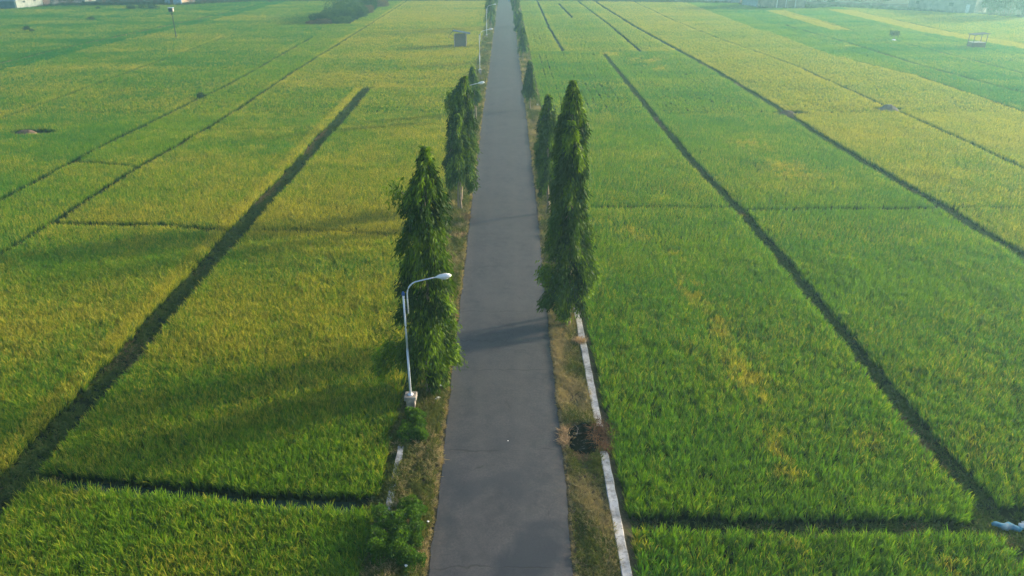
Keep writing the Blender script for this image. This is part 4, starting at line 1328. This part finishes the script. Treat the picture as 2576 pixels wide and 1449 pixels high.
# banana-like seedling with a white bag
sx_, sy_ = gp(2248, 99, 0.2)
root = empty('young_papaya', (sx_, sy_, FZ), 'small lone leafy plant in the right fields, above a white bag', 'plant')
m = MB(); m.tube([(0, 0, 0), (0.03, 0, 0.9), (0, 0, 1.7)], [0.07, 0.05, 0.03], 6); m.build('stem', M_TWIG, root)
V = []; rr0 = np.random.default_rng(4)
for k_ in range(9):
    a = k_ * 0.7; c0 = np.array([0, 0, 1.7]); e0 = np.array([math.cos(a) * 0.75, math.sin(a) * 0.75, 1.65 + 0.25 * math.sin(k_ * 2.2)])
    for j in range(26):
        t_ = rr0.uniform(0.45, 1); p = c0 + (e0 - c0) * t_ + rr0.normal(0, .09, 3); d = rr0.normal(0, 1, 3); d[2] -= .5; d /= np.linalg.norm(d)
        s = np.cross(d, rr0.normal(0, 1, 3)); s /= np.linalg.norm(s)
        V.append([p, p + d * .2 + s * .11, p + d * .45, p + d * .2 - s * .11])
V = np.array(V); link('leaves', quads_mesh('leaves', V, M_LEAF3, {'rnd': rr0.uniform(0, 1, len(V)), 'young': rr0.uniform(0, .4, len(V))}), root)
litter(2248.5, 102, 0.75, 'white bag at the foot of the small lone plant in the right fields', 12, z=0.45)

# blue and white sacks at the right edge
def sack(x, y, rz, L, w, h, label, mat, seed, z=FZ + 0.05):
    r = random.Random(seed); vs = []; fs = []; n_, k_ = 12, 12
    for i in range(n_ + 1):
        t_ = i / n_; e = (math.sin(math.pi * min(max(t_, 0.02), 0.98))) ** 0.35
        for j in range(k_):
            a = 2 * math.pi * j / k_; q = 1 + r.uniform(-.22, .22)
            vs.append(((t_ - .5) * L, math.cos(a) * w / 2 * e * q + 0.05 * math.sin(i * 1.1), h / 2 + math.sin(a) * h / 2 * e * q))
    for i in range(n_):
        for j in range(k_): fs.append((i * k_ + j, i * k_ + (j + 1) % k_, (i + 1) * k_ + (j + 1) % k_, (i + 1) * k_ + j))
    fs.append(tuple(reversed(range(k_)))); fs.append(tuple(range(n_ * k_, n_ * k_ + k_)))
    m = MB(); m.add(vs, fs, True); o = m.build('plastic_sack', mat); o.location = (x, y, z); o.rotation_euler = (0, 0, rz)
    return tag(o, label, 'sack')


M_SACKB = mat_stained('blue_sack_film', (0.05, 0.22, 0.34), (0.26, 0.30, 0.32))
sx_, sy_ = gp(2535, 1322, -0.1)
sack(sx_, sy_, -0.25, 0.95, 0.30, 0.20, 'crumpled blue plastic sack at the right edge of the photo', M_SACKB, 1)
sack(sx_ + 0.66, sy_ + 0.02, 0.3, 0.5, 0.3, 0.22, 'white plastic sack touching the blue one at the right edge', M_WHITE, 2)

# ------------------------------------------------------------------ hut, box on a pole, shelter
def corr_roof(m, pts, nseg=18, amp=0.02, thick=0.02):
    """pts: list of (x,z) profile across, extruded along y from y0 to y1 -> corrugated"""
    pass


hx, hy = gp(1158, 114.7, 0.35)
hut = empty('field_hut', (hx, hy + 0.8, FZ), 'small plank hut with a dark sheet roof standing alone in golden rice', 'hut')
W_, D_ = 2.0, 1.7
m = MB()
for sx0, sy0, wx, wy in ((0, -D_ / 2, W_, 0.05), (0, D_ / 2, W_, 0.05), (W_ / 2 - 0.025, 0, 0.05, D_ - 0.06)):
    m.box((sx0, sy0, 1.35), (wx, wy, 2.3))
m.box((-W_ / 2 + 0.025, 0.35, 1.35), (0.05, D_ / 2, 2.3))
m.build('wall', M_PLANK, hut)
for sx0 in (-1, 1):
    for sy0 in (-1, 1):
        m = MB(); m.box((sx0 * (W_ / 2 + 0.03), sy0 * (D_ / 2 + 0.03), 1.3), (0.09, 0.09, 2.55)); m.build('post', mat_plain('pale_post', (0.42, 0.38, 0.33), 0.9) if (sx0, sy0) == (-1, -1) else bpy.data.materials['pale_post'], hut)
m = MB()
zr = 3.1
prof = [(-2.05, 2.15), (-1.25, zr), (-1.15, zr + 0.02), (1.75, 2.62)]
y0_, y1_ = -D_ / 2 - 0.35, D_ / 2 + 0.35
for (xa, za), (xb, zb) in zip(prof[:-1], prof[1:]):
    n_ = 14
    for i in range(n_):
        ya_ = y0_ + (y1_ - y0_) * i / n_; yb_ = y0_ + (y1_ - y0_) * (i + 1) / n_
        w1 = 0.02 * math.sin(i * math.pi / 2); w2 = 0.02 * math.sin((i + 1) * math.pi / 2)
        m.add([(xa, ya_, za + w1), (xb, ya_, zb + w1), (xb, yb_, zb + w2), (xa, yb_, za + w2),
               (xa, ya_, za + w1 - .03), (xb, ya_, zb + w1 - .03), (xb, yb_, zb + w2 - .03), (xa, yb_, za + w2 - .03)],
              [(0, 1, 2, 3), (7, 6, 5, 4), (0, 4, 5, 1), (3, 2, 6, 7)])
m.build('roof', M_RUST, hut)
m = MB(); m.tube([(-1.2, y0_ + 0.1, 3.1), (-1.25, y0_ + 0.1, 3.32)], 0.04, 6); m.build('ridge_stub', M_TWIG, hut)
m = MB(); m.tube([(-2.0, y0_ + .15, 2.15), (-1.0, -D_ / 2, 1.75)], 0.03, 5); m.build('roof_brace', M_TWIG, hut)
m = MB(); m.tube([(-1.6, y0_ + .15, 2.6), (-1.0, -D_ / 2, 2.2)], 0.03, 5); m.build('roof_brace', M_TWIG, hut)

px_, py_ = gp(443.5, 95.6, 0.2)
ob = empty('box_on_pole', (px_, py_, FZ), 'dark box with pale lid on a tall thin pole in far left rice', 'pole')
m = MB(); m.tube([(0, 0, 0), (0.05, 0, 3), (0, 0, 5.3)], [0.085, 0.08, 0.07], 8)
for sx0, sy0 in ((-1, -1), (1, -1), (1, 1), (-1, 1)): m.tube([(0, 0, 4.55), (sx0 * .3, sy0 * .25, 5.2)], 0.025, 6)
m.build('pole', M_DARKMETAL, ob)
m = MB(); m.box((0, 0, 5.55), (0.78, 0.62, 0.62), bev=0.03); bo = m.build('box', mat_plain('dark_blue_box', (0.02, 0.03, 0.06), 0.5), ob)
m = MB(); m.box((0, 0, 5.90), (0.95, 0.8, 0.06), bev=0.015); m.build('lid', mat_plain('pale_blue_sheet', (0.45, 0.58, 0.70), 0.35, 0.1, spec=0.5), bo)
m = MB(); m.box((0.41, 0.0, 5.52), (0.03, 0.5, 0.45), bev=0.01); m.build('side_panel', mat_plain('tan_panel', (0.48, 0.38, 0.32), 0.7), bo)

sx_, sy_ = gp(2462, 119, 0.2)
sh = empty('open_shelter', (sx_, sy_ + 0.9, FZ), 'open field shelter on four thin posts in the far right rice', 'shelter')
m = MB()
for (a, b, c, d) in ((0, -0.8, 2.2, .06), (0, .8, 2.2, .06), (-1.07, 0, .06, 1.54), (1.07, 0, .06, 1.54)): m.box((a, b, 0.85), (c, d, 0.75))
m.build('low_wall', mat_plain('red_brown_boards', (0.10, 0.055, 0.05), 0.9, 0.35, 2), sh)
m = MB(); m.box((0, 0, 1.255), (2.26, 1.7, 0.05), bev=0.01); m.build('platform', mat_plain('grey_boards', (0.30, 0.30, 0.29), 0.8, 0.3, 3), sh)
for a in (-1.1, 1.1):
    for b in (-.8, .8):
        m = MB(); m.tube([(a, b, 0), (a + .03, b, 2.6)], 0.055, 6); m.build('post', M_DARKMETAL, sh)
m = MB()
Mr = Matrix.Rotation(math.radians(-5), 4, 'Y')
m.box((0.05, 0, 2.66), (2.75, 2.1, 0.07), bev=0.01, M=Mr); m.build('roof', mat_plain('dark_roof_sheet', (0.035, 0.05, 0.045), 0.7), sh)

# ------------------------------------------------------------------ buildings and walls along the far edge
M_WW = mat_stained('stained_whitewash', (0.30, 0.33, 0.29), (0.14, 0.17, 0.16))
M_BLUEW = mat_stained('pale_blue_plaster', (0.34, 0.50, 0.62), (0.18, 0.26, 0.32))
M_ORANGE = mat_stained('sunlit_orange_plaster', (0.42, 0.28, 0.20), (0.30, 0.26, 0.23))  # orange of the low sun painted into the side wall colour
M_BRICK = mat_brick('grey_brown_brick', (0.26, 0.20, 0.18), (0.32, 0.25, 0.22), (0.36, 0.34, 0.32), 1.6)
M_BRICK2 = mat_brick('grey_block', (0.24, 0.25, 0.25), (0.29, 0.30, 0.29), (0.34, 0.35, 0.35), 1.2)
M_TILE = mat_plain('clay_roof_tiles', (0.26, 0.12, 0.08), 0.85, 0.3, 1.5)
M_GREYSHEET = mat_plain('grey_blue_sheet', (0.30, 0.38, 0.44), 0.5, 0.2, 1.0)


def building(name, p0, p1, depth, h, label, cat, wall_front, wall_side, roof_mat, roof='gable', features=(), group=None, z0=FZ):
    """front runs from ground point p0 to p1 (left to right as seen), body extends away from the camera"""
    (xa, ya_), (xb, yb_) = p0, p1
    L = math.hypot(xb - xa, yb_ - ya_); a = math.atan2(yb_ - ya_, xb - xa)
    root = empty(name, (xa, ya_, z0), label, cat, group, a)
    m = MB(); m.box((L / 2, 0.1, h / 2), (L, 0.2, h)); wf = m.build('front_wall', wall_front, root)
    m = MB(); m.box((0.1, depth / 2 + .1, h / 2), (0.2, depth - .2, h)); m.build('side_wall', wall_side, root)
    m = MB(); m.box((L - 0.1, depth / 2 + .1, h / 2), (0.2, depth - .2, h)); m.build('side_wall', wall_side, root)
    m = MB(); m.box((L / 2, depth - .1 + .1, h / 2), (L - .4, 0.2, h)); m.build('back_wall', wall_side, root)
    o_ = 0.45
    m = MB()
    if roof == 'gable':
        hh = depth * 0.30
        m.add([(-o_, -o_, h - .12), (L + o_, -o_, h - .12), (L + o_, depth / 2, h + hh), (-o_, depth / 2, h + hh), (L + o_, depth + o_, h - .12), (-o_, depth + o_, h - .12),
               (-o_, -o_, h - .02), (L + o_, -o_, h - .02), (L + o_, depth / 2, h + hh + .1), (-o_, depth / 2, h + hh + .1), (L + o_, depth + o_, h - .02), (-o_, depth + o_, h - .02)],
              [(1, 0, 3, 2), (2, 3, 5, 4), (6, 7, 8, 9), (9, 8, 10, 11), (0, 1, 7, 6), (5, 11, 10, 4), (0, 6, 9, 3), (3, 9, 11, 5), (1, 2, 8, 7), (2, 4, 10, 8)])
        m.add([(0.1, .1, h - .1), (0.1, depth - .1, h - .1), (0.1, depth / 2, h + hh - .02), (L - .1, .1, h - .1), (L - .1, depth - .1, h - .1), (L - .1, depth / 2, h + hh - .02)], [(0, 2, 1), (3, 4, 5)])
    elif roof == 'shed':
        m.add([(-o_, -o_, h + .05), (L + o_, -o_, h + .05), (L + o_, depth + o_, h + .6), (-o_, depth + o_, h + .6),
               (-o_, -o_, h + .13), (L + o_, -o_, h + .13), (L + o_, depth + o_, h + .68), (-o_, depth + o_, h + .68)],
              [(0, 3, 2, 1), (4, 5, 6, 7), (0, 1, 5, 4), (1, 2, 6, 5), (2, 3, 7, 6), (3, 0, 4, 7)])
    if roof: m.build('roof', roof_mat, root)
    for ft in features:
        kind, u, zz, w, hh, mt = ft
        m = MB(); m.box((u * L, -0.03, zz), (w, 0.08, hh), bev=0.01); f_ = m.build(kind, mt, wf)
    return root


def G(px, py): return gp(px, py, FZ)


M_DOORB = mat_plain('brown_door_paint', (0.16, 0.10, 0.08), 0.7)
M_DOORW = mat_plain('white_door_paint', (0.66, 0.72, 0.72), 0.5)
M_PIL = mat_plain('pale_pilaster', (0.55, 0.55, 0.55), 0.8)
M_GLASS = mat_plain('dark_window', (0.03, 0.04, 0.05), 0.2, spec=0.5)
a0, a1 = G(45, 26.5), G(111, 18.5)
b1 = building('farm_building', a0, a1, 5.0, 2.6, 'long low farm building at the top left corner with a stained whitewashed wall', 'building', M_WW, mat_stained('shaded_green_plaster', (0.16, 0.26, 0.30), (0.10, 0.18, 0.2)), M_GREYSHEET, 'shed',  # side wall colour has the shade on the plaster painted in
              (('window', .3, 2.0, .7, .4, M_GLASS), ('window', .7, 2.0, .7, .4, M_GLASS)))
c0 = (a0[0] - 14, a0[1] - 0.4); c1 = (a0[0] - 0.25, a0[1] - 0.25)
building('farm_building', c0, c1, 5.0, 2.3, 'farm shed with painted dark teal shade in the top left corner beside the whitewashed building', 'building', mat_stained('teal_shade_plaster', (0.10, 0.17, 0.19), (0.06, 0.10, 0.12)), M_BRICK2, M_GREYSHEET, 'shed')  # stands for the building's shaded face, shade put into the wall colour
building('brown_shed', G(112, 16.5), G(129, 15.5), 3.0, 3.2, 'narrow brown plastered shed right of the whitewashed farm building', 'shed', M_BROWNWALL, M_BROWNWALL, M_RUST, 'shed')
building('farm_house', G(416, 14.0), G(458, 14.5), 7.5, 3.4, 'small house with a pale blue front and a side wall painted sunlit orange at the top left', 'house', M_BLUEW, M_ORANGE, M_TILE, 'gable',
         (('door', .42, 1.3, .95, 2.4, M_DOORB), ('window', .8, 1.9, .5, .9, M_GLASS)))
building('farm_house', G(214, 4.0), G(242, 2.0), 5, 3.0, 'faint white walled house behind the far left fence', 'house', M_WW, M_WW, M_TILE, 'gable', (('door', .5, 1.2, .9, 2.1, M_DOORB),))
building('warehouse', G(1905, 23.5), G(2024, 24.5), 9, 4.2, 'long grey brown brick warehouse with pale pilasters at the top right', 'building', M_BRICK, mat_stained('blue_grey_plaster', (0.22, 0.30, 0.36), (0.2, 0.26, 0.3)), M_GREYSHEET, 'gable',
         (('pilaster', .40, 2.1, .22, 4.2, M_PIL), ('pilaster', .59, 2.1, .22, 4.2, M_PIL), ('pilaster', .79, 2.1, .22, 4.2, M_PIL), ('door', .70, 1.1, 1.6, 2.2, M_DOORB)))
building('farm_building', G(1866, 15.5), G(1903, 22.5), 6, 3.4, 'blue grey lean-to shed attached left of the brick warehouse', 'building', mat_stained('blue_grey_wall', (0.20, 0.32, 0.40), (0.16, 0.24, 0.30)), M_BRICK2, M_GREYSHEET, 'shed')
building('block_house', G(2340, 31.0), G(2448, 38.5), 8, 3.9, 'grey block house with a tall pale door at the top right', 'house', M_BRICK2, M_BRICK2, M_GREYSHEET, 'shed',
         (('door', .84, 1.35, .9, 2.2, M_DOORW), ('window', .45, 2.2, 1.1, .9, M_GLASS), ('doorstep', .9, .12, 2.4, .24, M_PIL)))
building('block_house', G(2282, 24.0), G(2339, 30.5), 7, 3.4, 'lower grey wing of the block house, on its left', 'house', M_BRICK2, M_BRICK2, M_GREYSHEET, 'shed', (('window', .4, 2.1, 1.0, .8, M_GLASS),))


def fence_wall(pts, h, label, mat, thick=0.2, name='boundary_wall', posts=True):
    p0 = pts[0]
    root = empty(name, (p0[0], p0[1], FZ), label, 'wall')
    m = MB(); pm = MB()
    for (xa, ya_), (xb, yb_) in zip(pts[:-1], pts[1:]):
        L = math.hypot(xb - xa, yb_ - ya_); a = math.atan2(yb_ - ya_, xb - xa)
        m.box(((xa + xb) / 2 - p0[0], (ya_ + yb_) / 2 - p0[1], h / 2), (L, thick, h), a)
        n_ = max(1, int(L / 3.2))
        for i in range(n_ + 1):
            t_ = i / n_; pm.box((xa + (xb - xa) * t_ - p0[0], ya_ + (yb_ - ya_) * t_ - p0[1], h / 2 + .06), (0.3, thick + .12, h + .12), a, 0.01)
    m.build('wall_panel', mat, root)
    if posts: pm.build('pillars', M_CONC, root)
    return root


fence_wall([G(131, 12.5), G(165, 9.5), G(205, 7.0)], 1.6, 'grey boundary wall between the brown shed and the far white house', M_BRICK2)
fence_wall([G(1330, 2.0), G(1500, 1.0), G(1700, 2.5), G(1862, 12.0)], 1.5, 'long bluish boundary wall along the far edge, right of the road', mat_stained('blue_grey_render', (0.20, 0.27, 0.30), (0.14, 0.2, 0.22)))
fence_wall([G(2028, 16), G(2100, 17), G(2190, 18.5), G(2280, 22.5)], 1.2, 'low brick boundary wall between the warehouse and the block house', M_BRICK)
fence_wall([G(800, 1.5), G(1000, 2.0), G(1215, 3.0)], 1.3, 'low boundary wall at the top edge, between the thicket and the road', mat_stained('grey_render', (0.22, 0.28, 0.30), (0.15, 0.2, 0.2)))

# far trees beyond the field edge: each its own tree
def far_tree(x, y, s, label, seed, brown=False):
    r = random.Random(seed)
    root = shrub('broadleaf_tree', x, y, FZ, [(r.uniform(-1.6, 1.6) * s, r.uniform(-1.4, 1.4) * s, (2.0 + r.uniform(0, 3.6)) * s, r.uniform(.9, 1.6) * s, r.uniform(.9, 1.6) * s, r.uniform(.7, 1.2) * s) for _ in range(13)],
                 4200, 0.34 * s ** 0.5, label, 'tree', M_LEAF4 if brown else M_LEAF3, seed, 'broadleaf trees beyond the far field edge')
    return root


TREES = [
    (150, 232, 'tree at the top edge behind the grey wall at the left'), (178, 228, 'leafy tree right of the brown shed'), (262, 236, 'tree right of the far white house'),
    (300, 226, 'tree between the far white house and the pale blue house'), (345, 230, 'wide tree just left of the pale blue house'), (392, 224, 'tree touching the left wall of the pale blue house'),
    (512, 236, 'tree right of the orange walled house'), (556, 234, 'second tree right of the orange walled house'), (600, 238, 'tree midway between the orange walled house and the thicket'), (655, 238, 'dark tree in the far hedge left of the thicket'),
    (710, 240, 'low tree in the far hedge nearest the thicket'), (765, 244, 'tree behind the thicket on its left'),
    (1060, 246, 'tree at the top edge right of the thicket'), (1130, 246, 'tree at the top edge left of the road trees'), (1180, 244, 'tree at the top edge nearest the road on its left'),
    (1350, 246, 'tree at the top edge just right of the road'), (1440, 248, 'tree behind the long bluish wall, near the road'), (1540, 246, 'tree behind the middle of the long bluish wall'),
    (1640, 246, 'tree behind the bluish wall above the furrows'), (1740, 244, 'tree behind the right part of the bluish wall'), (1822, 240, 'tree left of the brick warehouse'),
    (2052, 224, 'tree right of the brick warehouse'), (2090, 221, 'dark tree behind the low brick wall'), (2150, 224, 'slender tree behind the low brick wall'), (2215, 219, 'tree left of the block house'),
    (2470, 199, 'tree right of the block house'), (2500, 190, 'dark round tree at the top right'), (2538, 188, 'tree at the top right near the corner'), (2576, 184, 'tree in the top right corner'),
    (2620, 186, 'tree just outside the top right corner'), (-60, 222, 'tree behind the teal shed in the top left corner'), (20, 226, 'tree above the teal shed'), (85, 230, 'tree behind the whitewashed farm building')]
for i, (px, Y, lb) in enumerate(TREES):
    x = pl(px, 5, Y)[0]
    far_tree(x, Y, 0.95 + 0.35 * ((i * 37) % 10) / 10, lb, 200 + i, brown=(i in (3,)))
# undergrowth under those trees: one mass nobody could count
uX = []; uY = []
for i in range(5200):
    x = rng.uniform(-175, 175); y = float(far_edge(np.array([x]))[0]) + rng.uniform(0.3, 9.0)
    if -4.5 < x < 4.5: continue
    uX.append(x); uY.append(y)
uX = np.array(uX); uY = np.array(uY)
M_UNDER = mat_grass('undergrowth_leaves', (0.022, 0.050, 0.022), (0.05, 0.085, 0.03), (0.09, 0.08, 0.04))
UND = [proto('undergrowth_%d' % i, [tuft(rs, 34, 0.9, 0.75, 0.09, 2, droop=0.6, base_r=0.3)], M_UNDER) for i in range(3)]
scatter('undergrowth', np.stack([uX, uY, np.full_like(uX, FZ)], -1), rng.uniform(0.5, 1.25, len(uX)), np.clip(rng.normal(0.15, 0.2, len(uX)), 0, 1), 0.0, UND, tilt=0.2,
        label='tangled dark undergrowth along the far edge of the fields')

# motorbike with rider at the very end of the road
mx, my = gp(1280, 7)
mk = empty('motorbike', (mx, my, 0.06), 'tiny motorbike with its headlight on, coming down the far end of the road', 'motorbike')
for yy_, nm in ((-0.62, 'wheel'), (0.62, 'wheel')):
    m = MB(); n_ = 16
    pts = [(0, yy_ + 0.27 * math.cos(2 * math.pi * k_ / n_), 0.29 + 0.27 * math.sin(2 * math.pi * k_ / n_)) for k_ in range(n_ + 1)]
    m.tube(pts, 0.045, 6, cap=False); m.tube([(0, yy_, .29), (0, yy_, .56)], .01, 4); m.tube([(-.06, yy_, .29), (.06, yy_, .29)], .03, 6); m.build(nm, M_DARKMETAL, mk)
m = MB(); m.tube([(0, -.62, .29), (0, -.42, .95)], .04, 6); m.tube([(0, -.4, .7), (0, .0, .42), (0, .5, .5), (0, .75, .75)], [.07, .13, .11, .05], 8); m.tube([(-.3, -.38, 1.0), (0, -.42, .97), (.3, -.38, 1.0)], .018, 6)
m.box((0, -.45, .72), (.34, .06, .5), bev=.02); m.build('body', mat_plain('blue_fairing', (.05, .12, .3), .4), mk)
m = MB(); m.box((0, .3, .74), (.24, .62, .1), bev=.03); m.build('seat', M_DARKMETAL, mk)
t = NT('lit_headlight'); em = t.n('ShaderNodeEmission'); em.inputs[0].default_value = (1, .95, .75, 1); em.inputs[1].default_value = 6.0; M_HL = t.done(em)
m = MB(); m.tube([(0, -.50, .92), (0, -.56, .92), (0, -.57, .92)], [.05, .08, .07], 10); m.build('headlight', M_HL, mk)


def skin_person(name, joints, edges, mat, label, loc):
    me_ = bpy.data.meshes.new(name); me_.from_pydata([j[0] for j in joints], edges, [])
    o = link(name, me_); md = o.modifiers.new('skin', 'SKIN'); md.use_smooth_shade = True
    for i, j in enumerate(joints):
        me_.skin_vertices[0].data[i].radius = (j[1], j[1] * j[2]) if len(j) > 2 else (j[1], j[1])
    me_.skin_vertices[0].data[0].use_root = True
    s = o.modifiers.new('sub', 'SUBSURF'); s.levels = 1; s.render_levels = 2
    me_.materials.append(mat); o.location = loc; tag(o, label, 'person'); return o


J = [((0, .22, .82), .15), ((0, .16, 1.08), .14, ), ((0, .08, 1.32), .16), ((0, .05, 1.45), .06), ((0, .02, 1.62), .11), ((0, .01, 1.70), .09),
     ((-.18, .06, 1.34), .065), ((-.27, -.08, 1.12), .045), ((-.27, -.34, 1.02), .035),
     ((.18, .06, 1.34), .065), ((.27, -.08, 1.12), .045), ((.27, -.34, 1.02), .035),
     ((-.12, .18, .80), .09), ((-.17, -.18, .74), .07), ((-.15, -.05, .36), .045), ((-.15, -.16, .30), .04),
     ((.12, .18, .80), .09), ((.17, -.18, .74), .07), ((.15, -.05, .36), .045), ((.15, -.16, .30), .04)]
E_ = [(0, 1), (1, 2), (2, 3), (3, 4), (4, 5), (2, 6), (6, 7), (7, 8), (2, 9), (9, 10), (10, 11), (0, 12), (12, 13), (13, 14), (14, 15), (0, 16), (16, 17), (17, 18), (18, 19)]
skin_person('person', J, E_, mat_plain('dark_clothes', (0.05, 0.08, 0.12), 0.8), 'distant person in dark clothes riding the motorbike towards the camera', (mx, my, 0.06))

# ------------------------------------------------------------------ haze
m = MB()
m.box((0, 230, 9.0), (1100, 620, 23.0))
t = NT('pale_haze')
pv = t.n('ShaderNodeVolumePrincipled')
pv.inputs['Color'].default_value = (*HAZE_COLOR, 1)
pv.inputs['Density'].default_value = HAZE_DENSITY
pv.inputs['Anisotropy'].default_value = 0.55
t.l(pv.outputs[0], t.out.inputs['Volume'])
tag(m.build('haze', t.m), kind='stuff')
